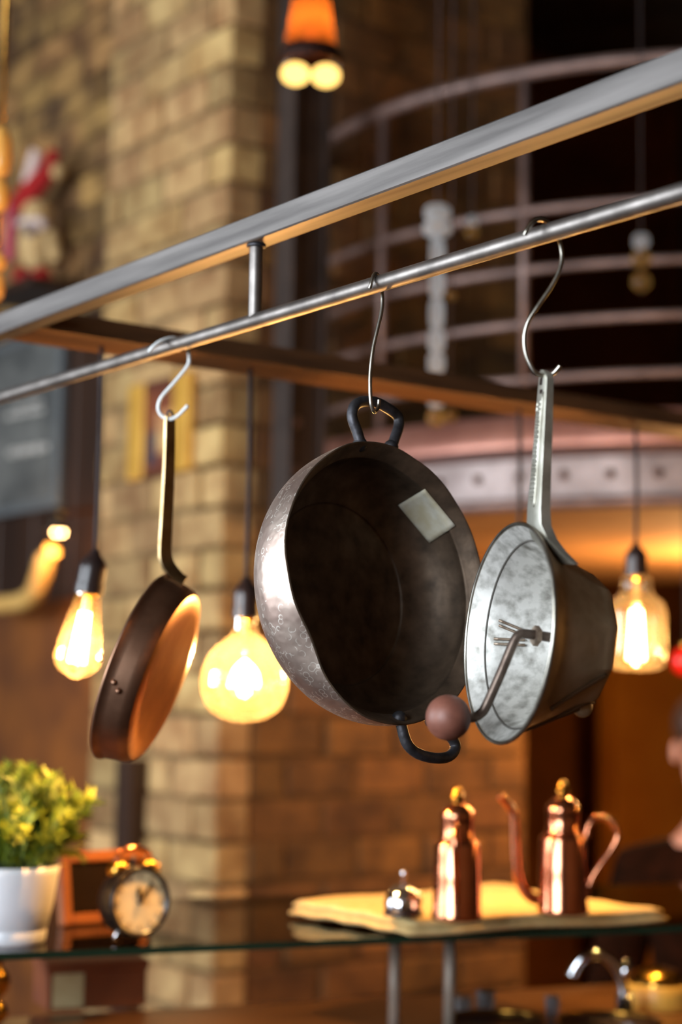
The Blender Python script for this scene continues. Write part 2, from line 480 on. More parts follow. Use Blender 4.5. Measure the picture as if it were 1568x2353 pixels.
# back beam: slide along the front beam until its lower front edge passes (768, 860)
lo, hi = -.2, 2.0
for _ in range(50):
    s = (lo + hi) / 2
    c = BEAM0 + D1 * s + EE * BH - UP * BH
    a, b = 0.0, 3.0
    for _ in range(50):
        m_ = (a + b) / 2
        if pix(c + D2 * m_)[0] < 768: a = m_
        else: b = m_
    if pix(c + D2 * a)[1] < 860: lo = s
    else: hi = s
JOIN = BEAM0 + D1 * s
print('JOIN px', pix(JOIN), 'beam h', h)
FR_L = BEAM0 + D1 * (s + .32); FR_R = BEAM0 - D1 * .95
rack = empty('pot_rack', RODP, 'welded grey steel pot rack with square beams and a round hanging rod', 'pot rack')
obj('front_beam', beam(FR_L, FR_R, BH, BH), M_steel_brush, rack, smooth=False)
BB1 = JOIN + D2 * 1.9
BBW = .046                                                   # the back beam is a wider flat section
obj('back_beam', beam(JOIN + D2 * BH - EE * (BBW - BH), BB1 - EE * (BBW - BH), BBW, BH), M_rust_beam, rack, smooth=False)
R1 = FR_R + D2 * 1.9
obj('side_beam', beam(FR_R + D2 * BH, R1, BH, BH), M_steel_brush, rack, smooth=False)
obj('side_beam', beam(BB1, R1, BH, BH), M_steel_brush, rack, smooth=False)
obj('hanging_rod', cyl(ROD0 + D1 * (s + .32), ROD0 - D1 * .95, ROD_R, 32), M_steel, rack, autosmooth=40)
def post(p):
    o = obj('post', cyl(p, Vector((p.x, p.y, BEAM0.z - BH)), .0072, 20), M_steel, rack, autosmooth=40)
    w = obj('weld_bead', tube([Vector((p.x + .0085 * math.cos(a), p.y + .0085 * math.sin(a), BEAM0.z - BH - .001)) for a in [2 * math.pi * k / 14 for k in range(14)]], .0022, 8, closed=True), M_iron, o)
post(RODP)
post(ROD0 + D1 * (s + .28)); post(ROD0 - D1 * .85)
for q in (FR_L - D1 * .04, R1 - D2 * .03, FR_R + D1 * .04):
    obj('ceiling_stay', cyl(q + UP * BH, Vector((q.x, q.y, ZC)), .006, 12), M_steel, rack)

# ------------------------------------------------------------------ hooks on the rod
def hook(pts, dz, r, m, label):
    """pts: (px, py, metres in front(-)/behind(+) the rod's own depth); the depth runs with the rod"""
    W_ = []
    for x, y, o in pts:
        W_.append(P(x, y, dz + o))
    path = smooth_path(W_, 8)
    o = obj('s_hook', tube(path, r, 12), m)
    tag(o, label, 'hook', 'wire hooks on the rod')
    return path
def rod_depth(x): return pix(on_line_px(ROD0, D1, x))[2]
d1_, d2_, d3_ = rod_depth(395), rod_depth(868), rod_depth(1250)
print('depths', d1_, d2_, d3_)
hook([(343, 808, -.013), (352, 797, -.014), (372, 783, -.008), (398, 777, .004), (420, 786, .0135), (432, 806, .014), (435, 825, .010),
      (430, 843, .006), (400, 880, .002), (372, 912, 0), (364, 935, 0), (370, 953, 0), (388, 963, -.002), (408, 956, -.004), (432, 932, -.006)],
     d1_, .0022, M_wire_white, 'white wire hook holding the shallow copper pan')
hook([(850, 663, -.0115), (853, 652, -.012), (858, 635, -.009), (863, 629, -.003), (870, 634, .008), (876, 655, .0125), (879, 690, .010),
      (876, 720, .006), (868, 755, .002), (858, 800, -.002), (852, 850, -.006), (851, 890, -.009), (853, 925, -.0105), (858, 943, -.008), (863, 946, -.001), (870, 935, .008), (872, 918, .0095)],
     d2_, .00185, M_wire, 'long thin wire hook holding the big hammered pot')
hook([(1206, 540, -.0115), (1212, 528, -.012), (1226, 510, -.008), (1244, 504, .002), (1262, 512, .010), (1278, 532, .0125), (1288, 560, .010),
      (1292, 590, .008), (1286, 622, .005), (1268, 658, .002), (1235, 706, 0), (1214, 740, 0), (1206, 775, 0), (1210, 815, 0), (1226, 850, 0), (1240, 861, .002), (1258, 864, .003), (1274, 856, .002), (1288, 840, 0)],
     d3_, .0020, M_wire, 'curvy steel wire hook holding the food mill')

# ------------------------------------------------------------------ shallow copper pan
def lathe_frame(center, n_img, tilt, toward=1):
    """axis n: image direction n_img (x right, y down) leaning 'tilt' deg away from the view axis towards it; toward=1 faces camera"""
    ix, iy = n_img; l = math.hypot(ix, iy); ix /= l; iy /= l
    vd = (center - EYE).normalized()                        # the true line of sight to it
    side = CR * ix - CU * iy; side = (side - vd * side.dot(vd)).normalized()
    n = side * math.sin(R_(tilt)) - vd * (math.cos(R_(tilt)) * toward)
    maj = n.cross(vd).normalized()
    return frame(center, maj, n.cross(maj), n), n, maj
def pan():
    S = d1_ / FPX
    b_img = (.935, .355)
    c_r = P(311, 1531, d1_ + .005)
    F0, n, maj = lathe_frame(c_r, b_img, 76)
    h = 80
    prof = [(0, h), (150, h), (185, h - 1), (200, h - 6), (209, h - 16), (213, h - 30), (218, 22), (221, 6), (225, 3), (227, -1), (224, -4), (219, -2),
            (216, 6), (213, 22), (207, h - 32), (203, h - 18), (195, h - 10), (180, h - 6), (0, h - 6)]
    prof = [(r * S, z * S) for r, z in prof]
    root = empty('copper_pan', c_r, 'shallow copper pan hanging edge-on with a long flat handle', 'pan')
    M_pan = mat('worn_copper', (164, 126, 102), (132, 98, 78), metal=1, rough=.36, rough2=.5, scale=26, detail=6, bump=.1, bscale=90, bdist=.0008)
    body = obj('pan_body', lathe(prof[3:], 96, F0), M_pan, root)
    obj('base', lathe(prof[:4], 96, F0), mat('burnished_copper_base', (222, 160, 100), (188, 122, 70), metal=1, rough=.24, rough2=.36, scale=16, detail=5, bump=.12, bscale=40, bdist=.001), root)
    # handle
    pts = [(391, 957), (390, 975), (389, 1040), (386, 1120), (382, 1200), (379, 1262), (382, 1288), (392, 1308), (408, 1326), (424, 1336)]
    path = smooth_path([P(x, y, d1_ + .0) for x, y in pts], 6)
    wdir = (CR * .72 + CF * .70).normalized()
    V, F = [], []
    for i, p in enumerate(path):
        t = (path[min(i + 1, len(path) - 1)] - path[max(i - 1, 0)]).normalized()
        w = (wdir - t * wdir.dot(t)).normalized(); nn = t.cross(w)
        hw = .0062 + .0035 * (i / len(path)); ht = .0021
        for a, b in ((-1, -1), (1, -1), (1, 1), (-1, 1)): V.append(p + w * (a * hw) + nn * (b * ht))
    for i in range(len(path) - 1):
        for k in range(4):
            l = (k + 1) % 4
            F.append((i * 4 + k, i * 4 + l, i * 4 + 4 + l, i * 4 + 4 + k))
    F += [(3, 2, 1, 0), tuple(len(V) - 4 + k for k in range(4))]
    hd = obj('handle', (V, F), mat('worn_steel_handle', (186, 160, 118), (150, 122, 84), metal=1, rough=.34, scale=40), root, smooth=False)
    lp = [P(391 + 7 * math.cos(a), 962 + 14 * math.sin(a) - 4, d1_ - .002 + .004 * math.sin(a)) for a in [2 * math.pi * k / 16 for k in range(16)]]
    obj('hanging_eye', tube(lp, .0014, 8, closed=True), M_iron, root)
    # rivet heads on the wall
    for (x, y) in ((262, 1568), (272, 1588)):
        v = P(x, y, d1_)
        o, dirv = EYE, ray(x, y)
        q = F0.inverted()
        lo_, hi_ = d1_ - .15, d1_ + .15
        best = None
        for k in range(400):
            dd = lo_ + (hi_ - lo_) * k / 400
            lpnt = q @ (EYE + dirv * dd)
            if 0 < lpnt.z < 70 * S and math.hypot(lpnt.x, lpnt.y) < 219 * S: best = EYE + dirv * dd; break
        if best: obj('rivet', sphere(best, .0035, 10, 6), M_pan, body)
pan()

# ------------------------------------------------------------------ big hammered pot
def pot():
    S = d2_ / FPX
    c = P(894, 1337, d2_ + .004)
    F0, n, maj = lathe_frame(c, (.976, -.22), 46.5)
    Fi = F0.inverted()
    outer = [(330, 2), (330, -8), (329, -30), (324, -65), (313, -100), (294, -135), (264, -164), (228, -180), (200, -185), (0, -187)]
    inner = [(0, -180), (196, -178), (222, -172), (256, -155), (284, -130), (300, -98), (306, -62), (304, -44), (300, -36), (306, -26), (320, -4), (325, 2)]
    def dense(pr, k=4):
        out = []
        for i in range(len(pr) - 1):
            for j in range(k):
                t = j / k; out.append((pr[i][0] * (1 - t) + pr[i + 1][0] * t, pr[i][1] * (1 - t) + pr[i + 1][1] * t))
        out.append(pr[-1]); return out
    def smooth_prof(pr, k=4):
        p = smooth_path([Vector((r, z, 0)) for r, z in pr], k); return [(max(q.x, 0), q.y) for q in p]
    outer = smooth_prof(outer); inner = smooth_prof(inner)
    outer[-1] = (0, outer[-1][1]); inner[0] = (0, inner[0][1])
    # angle of the battered stretch of rim: towards image left
    left = (Fi.to_3x3() @ (-CR * .93 - CU * .36)).normalized(); aL = math.atan2(left.y, left.x)
    def warp(r, z, a, k):
        da = (a - aL + math.pi) % (2 * math.pi) - math.pi
        wz = max(0.0, 1 + z / (75 * S)) ** 1.3 if z > -75 * S else 0.0
        g = math.exp(-(da / .50) ** 4)
        j = .5 * math.sin(a * 3 + 1) + .35 * math.sin(a * 7 + 2) + .3 * math.sin(a * 13)
        dr = S * wz * (j * 2.0 - g * (24 + 6 * math.sin(da * 9 + .6)))
        dz = S * wz * (j * 1.2 + g * 5 * math.sin(da * 7 + 2.2))
        return r + dr, z + dz
    M_out = bpy.data.materials.new('hammered_copper_tinned'); M_out.use_nodes = True
    nt = M_out.node_tree; N = nt.nodes; L = nt.links; b = N['Principled BSDF']
    b.inputs['Metallic'].default_value = 1
    tc = N.new('ShaderNodeTexCoord')
    vo = N.new('ShaderNodeTexVoronoi'); vo.inputs['Scale'].default_value = 105; vo.feature = 'SMOOTH_F1'; vo.inputs['Randomness'].default_value = .9
    vo.inputs['Smoothness'].default_value = .5
    L.new(tc.outputs['Object'], vo.inputs['Vector'])
    bp = N.new('ShaderNodeBump'); bp.inputs['Strength'].default_value = .34; bp.inputs['Distance'].default_value = .0014
    L.new(vo.outputs['Distance'], bp.inputs['Height'])
    nz = N.new('ShaderNodeTexNoise'); nz.inputs['Scale'].default_value = 30; nz.inputs['Detail'].default_value = 8
    L.new(tc.outputs['Object'], nz.inputs['Vector'])
    rp = N.new('ShaderNodeValToRGB'); rp.color_ramp.elements[0].position = .3; rp.color_ramp.elements[1].position = .7
    rp.color_ramp.elements[0].color = lin((160, 138, 128)) + (1,); rp.color_ramp.elements[1].color = lin((196, 180, 168)) + (1,)
    L.new(nz.outputs['Fac'], rp.inputs[0])
    # bright crescent hammer scratches
    v2 = N.new('ShaderNodeTexVoronoi'); v2.inputs['Scale'].default_value = 130; L.new(tc.outputs['Object'], v2.inputs['Vector'])
    rg = N.new('ShaderNodeValToRGB'); cr_ = rg.color_ramp
    cr_.elements[0].position = .36; cr_.elements[0].color = (0, 0, 0, 1); cr_.elements[1].position = .50; cr_.elements[1].color = (0, 0, 0, 1)
    e_ = cr_.elements.new(.43); e_.color = (1, 1, 1, 1)
    L.new(v2.outputs['Distance'], rg.inputs[0])
    n3 = N.new('ShaderNodeTexNoise'); n3.inputs['Scale'].default_value = 75; L.new(tc.outputs['Object'], n3.inputs['Vector'])
    th = N.new('ShaderNodeMapRange'); th.inputs['From Min'].default_value = .46; th.inputs['From Max'].default_value = .54; L.new(n3.outputs['Fac'], th.inputs['Value'])
    ml = N.new('ShaderNodeMath'); ml.operation = 'MULTIPLY'; L.new(rg.outputs[0], ml.inputs[0]); L.new(th.outputs[0], ml.inputs[1])
    mxc = N.new('ShaderNodeMixRGB'); mxc.inputs[2].default_value = lin((240, 234, 224)) + (1,)
    L.new(ml.outputs[0], mxc.inputs[0]); L.new(rp.outputs[0], mxc.inputs[1]); L.new(mxc.outputs[0], b.inputs['Base Color'])
    b.inputs['Roughness'].default_value = .5
    L.new(bp.outputs[0], b.inputs['Normal'])
    M_in = mat('blackened_tin', (118, 98, 80), (62, 50, 39), metal=.6, rough=.46, rough2=.62, scale=45, detail=9, bump=.35, bscale=120, lo=.3, hi=.75, bdist=.001)
    root = empty('hammered_pot', c, 'large hammered two-handled pot hanging open, blackened inside', 'pot')
    outer_m = [(r * S, z * S) for r, z in outer]; inner_m = [(r * S, z * S) for r, z in inner]
    bowl = obj('bowl', lathe(outer_m, 160, F0, rfun=warp), M_out, root)
    obj('lining', lathe(inner_m, 160, F0, rfun=warp), M_in, bowl)
    obj('rim', lathe([inner_m[-1], (327.5 * S, 5 * S), outer_m[0]], 160, F0, rfun=warp), M_in, bowl)
    # handles: bent iron rods lying a little behind the rim plane
    hp = c - n * (16 * S)
    top = [(832, 1030), (822, 995), (810, 958), (816, 932), (838, 922), (868, 926), (898, 942), (915, 958), (917, 978), (908, 1006), (898, 1034)]
    bot = [(918, 1640), (926, 1680), (938, 1712), (962, 1732), (1000, 1742), (1032, 1738), (1047, 1718), (1038, 1695), (1008, 1668), (990, 1650)]
    for pts in (top, bot):
        path = smooth_path([hit(x, y, hp, n) for x, y in pts], 6)
        hd = obj('handle', tube(path, .0054, 14), M_iron, root)
        for e in (path[2], path[-3]):
            obj('rivet', sphere(e - n * .001, .0075, 12, 8), M_iron, hd)
    # paper label stuck to the inner wall: follow the lining
    prof = inner_m
    def rin(z):
        for i in range(len(prof) - 1):
            (r0, z0), (r1, z1) = prof[i], prof[i + 1]
            if z0 <= z <= z1 and z1 > z0: return r0 + (r1 - r0) * (z - z0) / (z1 - z0)
        return prof[-1][0]
    def cast(x, y):
        o = Fi @ EYE; dv = (Fi.to_3x3() @ ray(x, y))
        t = d2_ - .18
        while t < d2_ + .25:
            q = o + dv * t
            if q.z < 0 and math.hypot(q.x, q.y) > rin(q.z):
                k = (math.hypot(q.x, q.y) - .0022) / math.hypot(q.x, q.y)
                return F0 @ Vector((q.x * k, q.y * k, q.z))
            t += .0006
        return None
    A, B, C, D = Vector((917, 1158)), Vector((979, 1120)), Vector((1050, 1206)), Vector((990, 1246))
    V, Fc = [], []; n_ = 10
    for i in range(n_ + 1):
        for j in range(n_ + 1):
            u, v = i / n_, j / n_
            q = (A * (1 - u) + B * u) * (1 - v) + (D * (1 - u) + C * u) * v
            V.append(cast(q.x, q.y))
    for i in range(n_):
        for j in range(n_):
            a = i * (n_ + 1) + j
            Fc.append((a, a + 1, a + n_ + 2, a + n_ + 1))
    if all(V):
        lab = obj('paper_label', (V, Fc), mat('aged_paper', (216, 212, 196), (198, 188, 158), rough=.8, scale=60, detail=5), root)
        sm = lab.modifiers.new('thickness', 'SOLIDIFY'); sm.thickness = .0006
        lab['label'] = 'off-white paper label stuck inside the pot'
pot()

# ------------------------------------------------------------------ food mill with crank
def mill():
    S = d3_ / FPX
    c = P(1167, 1454, d3_ + .01)
    F0, n, _ = lathe_frame(c, (-.994, -.108), 67)
    vd = (c - EYE).normalized()
    m_ = (-(CR * .108) - CU * .994); m_ = (m_ - n * m_.dot(n)).normalized()        # image-down direction in the rim plane
    q_ = n.cross(m_)
    if q_.dot(CR) < 0: q_ = -q_
    LF = frame(c, m_, n.cross(m_), n); LFi = LF.inverted()
    def L_(pm, pn, pq=0): return c + m_ * (pm * S) + n * (pn * S) + q_ * (pq * S)
    root = empty('food_mill', c, 'tinned metal food mill with cranked wire and round wooden knob', 'food mill')
    M_tin_in = mat('scuffed_tin', (214, 212, 206), (112, 108, 98), metal=.75, rough=.5, rough2=.66, scale=85, detail=12, bump=.25, bscale=90, lo=.42, hi=.80, bdist=.0008)
    M_tin_out = mat('dull_tin', (214, 190, 156), (166, 140, 106), metal=.5, rough=.4, rough2=.55, scale=24, detail=6, bump=.15, bscale=60, bdist=.0008)
    nf = 10
    def flute(r, z, a, k):
        w = max(0.0, min(1.0, (-z / S - 140) / 30))
        t = (a % (2 * math.pi / nf)) - math.pi / nf
        return r * (1 - w * (1 - math.cos(math.pi / nf) / math.cos(t)) * 1.0 + w * .02), z
    outer = [(256, 2), (258, -3), (255, -8), (247, -10), (236, -26), (224, -40), (214, -60), (182, -130), (166, -165), (160, -180), (154, -198), (146, -207), (120, -210), (0, -210)]
    inner = [(0, -202), (140, -201), (150, -190), (160, -165), (206, -62), (216, -40), (222, -33), (234, -20), (246, -4), (252, 2)]
    bowl = obj('bowl', lathe([(r * S, z * S) for r, z in outer], 140, LF, rfun=flute), M_tin_out, root, autosmooth=24)
    obj('lining', lathe([(r * S, z * S) for r, z in inner], 132, LF), M_tin_in, bowl)
    obj('rim', lathe([((254 + 5 * math.cos(a)) * S, (0 + 5 * math.sin(a)) * S) for a in [2 * math.pi * k / 10 for k in range(11)]], 132, LF), M_wire, bowl)
    obj('step_ring', lathe([((219 + 2.6 * math.cos(a)) * S, (-36 + 2.6 * math.sin(a)) * S) for a in [2 * math.pi * k / 8 for k in range(9)]], 132, LF),
        mat('grimy_seam', (92, 88, 82), metal=.6, rough=.6), bowl)
    # crank
    cr = smooth_path([L_(0, -196), L_(0, -120), L_(-2, -50), L_(2, -30), L_(22, -18), L_(100, 6), L_(172, 30), L_(192, 42), L_(203, 62), L_(206, 100)], 6)
    crank = obj('crank_rod', tube(cr, .0043, 14), mat('browned_steel', (112, 98, 88), (78, 64, 56), metal=.8, rough=.42, scale=60), root)
    obj('knob', sphere(L_(208, 120), .0195, 32, 20), mat('worn_wooden_knob', (132, 82, 66), (100, 58, 46), rough=.5, scale=40, detail=6, bump=.1), crank)
    # scraper straps: slotted strips lying along the lining
    def rin(z):
        for i in range(len(inner) - 1):
            (r0, z0), (r1, z1) = inner[i], inner[i + 1]
            if z0 * S <= z <= z1 * S: return (r0 + (r1 - r0) * (z - z0 * S) / ((z1 - z0) * S)) * S
        return inner[-1][0] * S
    def cast(x, y):
        o = LFi @ EYE; dv = LFi.to_3x3() @ ray(x, y); t = d3_ - .13
        while t < d3_ + .2:
            q = o + dv * t
            if q.z < 0 and math.hypot(q.x, q.y) > rin(q.z):
                k = (math.hypot(q.x, q.y) - .003) / math.hypot(q.x, q.y); return LF @ Vector((q.x * k, q.y * k, q.z))
            t += .0005
        return L_(0, -60)
    M_strap = mat('dull_strap', (176, 160, 142), (120, 100, 84), metal=.8, rough=.45, scale=60)
    for x0, y0, x1, y1 in ((1144, 1430, 1196, 1452), (1132, 1474, 1204, 1477)):
        for dy in (-6, 6):
            pth = [cast(x0 + (x1 - x0) * k / 6, y0 + (y1 - y0) * k / 6 + dy) for k in range(7)]
            obj('scraper_strap', tube(pth, .0012, 8), M_strap, root)
    obj('axle_nut', cyl(L_(0, -78), L_(0, -66), .009, 6), M_strap, crank, smooth=False)
    # wire legs clasping the lower body
    for pts in ([(215, -40, 40), (196, -100, 78), (150, -168, 100), (120, -206, 60)], [(226, -34, -20), (196, -110, 30), (168, -170, 52), (150, -205, 30)],
                [(160, -60, 168), (110, -120, 165), (60, -190, 142)]):
        pth = []
        for pm, pn, pq in pts:
            r = math.hypot(pm, pq)
            rr = 0
            for i in range(len(outer) - 1):
                (r0, z0), (r1, z1) = outer[i], outer[i + 1]
                if z1 <= pn <= z0 and z0 > z1: rr = r0 + (r1 - r0) * (z0 - pn) / (z0 - z1); break
            k = (rr + 3) / r if rr else 1
            pth.append(L_(pm * k, pn, pq * k))
        obj('wire_leg', tube(smooth_path(pth, 6), .0018, 10), mat('brown_wire', (112, 88, 66), metal=.8, rough=.45), root)
    foot = obj('foot', sphere(L_(152, -196, 34), .0088, 14, 10), M_tin_out, root)
    # handle: stamped channel. columns: y, left x, mid x, drop behind rim plane
    rows = [(850, 1246, 1252, 2), (856, 1241, 1256, 0), (868, 1239, 1258, 0), (960, 1231, 1253, 0), (1080, 1221, 1247, 0), (1170, 1212, 1243, 0), (1205, 1209, 1242, -2),
            (1235, 1210, 1246, -14), (1262, 1216, 1254, -34), (1290, 1226, 1266, -60)]
    thk = [8, 14, 16, 20, 22, 24, 26, 24, 18, 10]
    V, Fh = [], []
    for (y, xl, xm, dn), tk in zip(rows, thk):
        a = hit(xl, y, c, n) + n * (dn * S); b_ = hit(xm, y, c, n) + n * (dn * S)
        e = (b_ - a) * .06
        V += [a, a + e + n * (1.5 * S), b_ - e + n * (1.5 * S), b_, b_ - n * (tk * S), b_ - e * 1.5 - n * (tk * S), b_ - e * 1.5 - n * (3 * S), a + e * 1.5 - n * (3 * S), a + e * 1.5 - n * (tk * S), a - n * (tk * S)]
    k = 10
    for i in range(len(rows) - 1):
        for j in range(k):
            l = (j + 1) % k
            Fh.append((i * k + j, i * k + k + j, i * k + k + l, i * k + l))
    Fh += [tuple(range(k)), tuple(reversed([len(V) - k + j for j in range(k)]))]
    M_tin_h = mat('tinned_handle', (206, 204, 192), (160, 156, 142), metal=.9, rough=.4, rough2=.52, scale=40, detail=6, bump=.12, bscale=90, bdist=.0006)
    hd = obj('handle', (V, Fh), M_tin_h, root, autosmooth=35)
    # raised rib and worn embossed marks on its face
    rib = smooth_path([hit(1251, 900, c, n), hit(1243, 1000, c, n), hit(1236, 1100, c, n), hit(1230, 1165, c, n)], 4)
    obj('rib', tube([p + n * (2 * S) for p in rib], .0011, 8), M_tin_h, hd)
    g = []
    y = 925.0
    rnd = random.Random(3)
    while y < 1150:
        t = (y - 868) / (1170 - 868)
        xl = 1239 + (1212 - 1239) * t; xm = 1258 + (1243 - 1258) * t
        a = hit(xl + (xm - xl) * .18, y, c, n); b_ = hit(xl + (xm - xl) * .56, y + rnd.uniform(-2, 2), c, n)
        g.append(box((a + b_) / 2 + n * (1.6 * S), (b_ - a), m_, n, (b_ - a).length / 2, .0011, .0009, .0004))
        if rnd.random() < .55:
            p = a if rnd.random() < .5 else b_
            g.append(box(p + m_ * .0022 + n * (1.6 * S), m_, q_, n, .0022, .001, .0008, .0004))
        y += rnd.uniform(7, 12)
    obj('embossed_marks', join(*g), M_tin_h, hd, smooth=False)
    # dark slot under the hook
    obj('slot', join(*[box(hit(1246, yy, c, n) + n * (1.6 * S), m_, q_, n, hh, .0022, .0006) for yy, hh in ((877, .003), (900, .0018))]), M_black, hd, smooth=False)
mill()

# ------------------------------------------------------------------ pendant bulbs on the back beam
M_bulb = thin_glass('amber_bulb_glass', (1.0, .90, .70), frost=.042, frostcol=(1.0, .76, .44))
M_bulb_clear = thin_glass('clear_bulb_glass', (1.0, .92, .76), frost=.016, frostcol=(1.0, .78, .48))
M_bulb_globe = thin_glass('globe_bulb_glass', (1.0, .90, .70), frost=.030, frostcol=(1.0, .76, .44))
M_fil = emission('filament', (1.0, .62, .26), 60)
M_stem = thin_glass('glass_stem', (1, .95, .85), frost=.35, frostcol=(1, .8, .5))
def beam_point(x):
    c = JOIN - UP * BH - EE * (BBW - BH)
    a, b = 0.0, 3.0
    for _ in range(60):
        m_ = (a + b) / 2
        if pix(c + D2 * m_)[0] < x: a = m_
        else: b = m_
    return c + D2 * a
def pendant(x, y_sock0, y_sock1, y_end, prof, fil, label, watts, tilt=0.0, sock_r=.019, fil_r=.0019, glass=None, core=.010, top=None):
    """prof: (r, z) of the glass in metres below the socket's lower end (z negative down)"""
    top = beam_point(x) if top is None else top
    d = pix(top)[2]
    def zof(y):                                              # height on the vertical below 'top' at image row y
        lo_, hi_ = top.z - 1.2, top.z
        for _ in range(50):
            m_ = (lo_ + hi_) / 2
            if pix(Vector((top.x, top.y, m_)))[1] > y: lo_ = m_
            else: hi_ = m_
        return lo_
    z0, z1, z2 = (zof(y_sock0), zof(y_sock1), zof(y_end)) if x else (top.z - .32, top.z - .36, top.z - .50)
    hs = z0 - z1; hb = z1 - z2
    piv = Vector((top.x, top.y, z0 + .012))
    TM = Matrix.Translation(piv) @ Matrix.Rotation(R_(tilt), 4, CF) @ Matrix.Translation(-piv)
    base = TM @ Vector((top.x, top.y, z2))
    root = empty('pendant_bulb', base, label, 'pendant lamp', 'bare bulbs hung from the back beam')
    obj('cord', tube(smooth_path([top - UP * .0006, (top + piv) / 2 + EE * .002, piv], 5), .0034, 10), M_cord, root)
    sk = TM @ Matrix.Translation(Vector((top.x, top.y, z0)))
    obj('socket', lathe([(0, .012), (.006, .012), (.008, .006), (sock_r * .72, 0), (sock_r * .95, -.006), (sock_r, -.014), (sock_r, -hs * .7), (sock_r * 1.06, -hs * .72), (sock_r * 1.06, -hs), (sock_r * .8, -hs), (sock_r * .8, -hs * .6), (0, -hs * .55)], 32, sk), M_black, root, autosmooth=35)
    gl = TM @ Matrix.Translation(Vector((top.x, top.y, z1)))
    mx = -prof[-1][1]
    obj('glass', lathe([(r, z * hb / mx) for r, z in smoothp(prof)], 48, gl), glass or M_bulb, root)
    cap = obj('screw_cap', lathe([(0, .012), (.012, .012), (.0132, .008), (.0128, .004), (.0136, 0), (.0125, -.004), (.006, -.006), (0, -.006)], 24, gl), M_brass, root)
    # stem and filament cage
    k = hb
    obj('stem', lathe([(.006, 0), (.0055, -k * .18), (.004, -k * .30), (.0015, -k * .34), (0, -k * .34)], 16, gl), M_stem, root)
    g = []
    kind, fr, f0, f1, nn = fil
    for i in range(nn):
        a0 = 2 * math.pi * i / nn; a1 = 2 * math.pi * (i + .5) / nn
        if kind == 'long':
            g.append(tube([Vector((fr * .55 * math.cos(a0), fr * .55 * math.sin(a0), -k * f0)), Vector((fr * math.cos(a1), fr * math.sin(a1), -k * f1))], fil_r, 8))
            g.append(tube([Vector((fr * math.cos(a1), fr * math.sin(a1), -k * f1)), Vector((fr * .55 * math.cos(a0 + 2 * math.pi / nn), fr * .55 * math.sin(a0 + 2 * math.pi / nn), -k * f0))], fil_r, 8))
        else:
            pts = [Vector((0, 0, -k * f0)), Vector((fr * math.cos(a0) * .8, fr * math.sin(a0) * .8, -k * (f0 + (f1 - f0) * .45))), Vector((fr * math.cos(a1), fr * math.sin(a1), -k * f1)), Vector((fr * .2 * math.cos(a1 + 1), fr * .2 * math.sin(a1 + 1), -k * (f0 + (f1 - f0) * .55)))]
            g.append(tube(smooth_path(pts, 4), fil_r, 8))
    gg = join(*g)
    obj('filament', xform(gg, gl), M_fil, root)
    point_light('bulb_light', gl @ Vector((0, 0, -k * (f0 + f1) / 2)), watts, WARM, core, root)
    return root
def smoothp(pr, k=4):
    p = smooth_path([Vector((r, z, 0)) for r, z in pr], k); out = [(max(q.x, 0), q.y) for q in p]
    return out
st64 = [(.0165, .004), (.017, -.006), (.021, -.03), (.026, -.06), (.0305, -.088), (.032, -.104), (.030, -.119), (.022, -.131), (.010, -.1385), (.004, -.1415), (0, -.1425)]
g125 = [(.0165, .004), (.0165, -.012), (.019, -.026), (.030, -.038), (.046, -.054), (.058, -.078), (.0625, -.104), (.0595, -.130), (.048, -.153), (.030, -.166), (.012, -.1715), (0, -.1725)]
jar = [(.0195, .004), (.0255, -.006), (.027, -.022), (.031, -.033), (.044, -.043), (.0505, -.060), (.0515, -.085), (.0515, -.125), (.049, -.145), (.042, -.156), (.025, -.160), (0, -.161)]
pendant(234, 1284, 1366, 1562, st64, ('long', .011, .22, .82, 6), 'long pear-shaped glowing bulb beside the shallow copper pan', 28, tilt=8)
pendant(576, 1346, 1420, 1660, g125, ('star', .021, .40, .66, 7), 'large round globe bulb left of the hammered pot', 32, fil_r=.0016, glass=M_bulb_globe)
pendant(1194, 1290, 1350, 1520, st64, ('long', .011, .22, .82, 6), 'pear-shaped bulb hung behind the food mill on a dark cord', 28)
pendant(1461, 1264, 1326, 1541, jar, ('long', .014, .36, .88, 5), 'jar-shaped clear bulb at the right end of the back beam', 30, glass=M_bulb_clear)
# two unseen bulbs added to warm the food mill, right of the picture
pendant(0, 0, 0, 0, st64, ('long', .011, .22, .82, 6), 'added fill bulb at the far corner of the rack, outside the picture', 28, top=BB1 - D2 * .12 - UP * BH - EE * (BBW - BH))
pendant(0, 0, 0, 0, st64, ('long', .011, .22, .82, 6), 'added fill bulb on the side beam of the rack, outside the picture', 34, top=(BB1 + R1) / 2 - UP * BH)

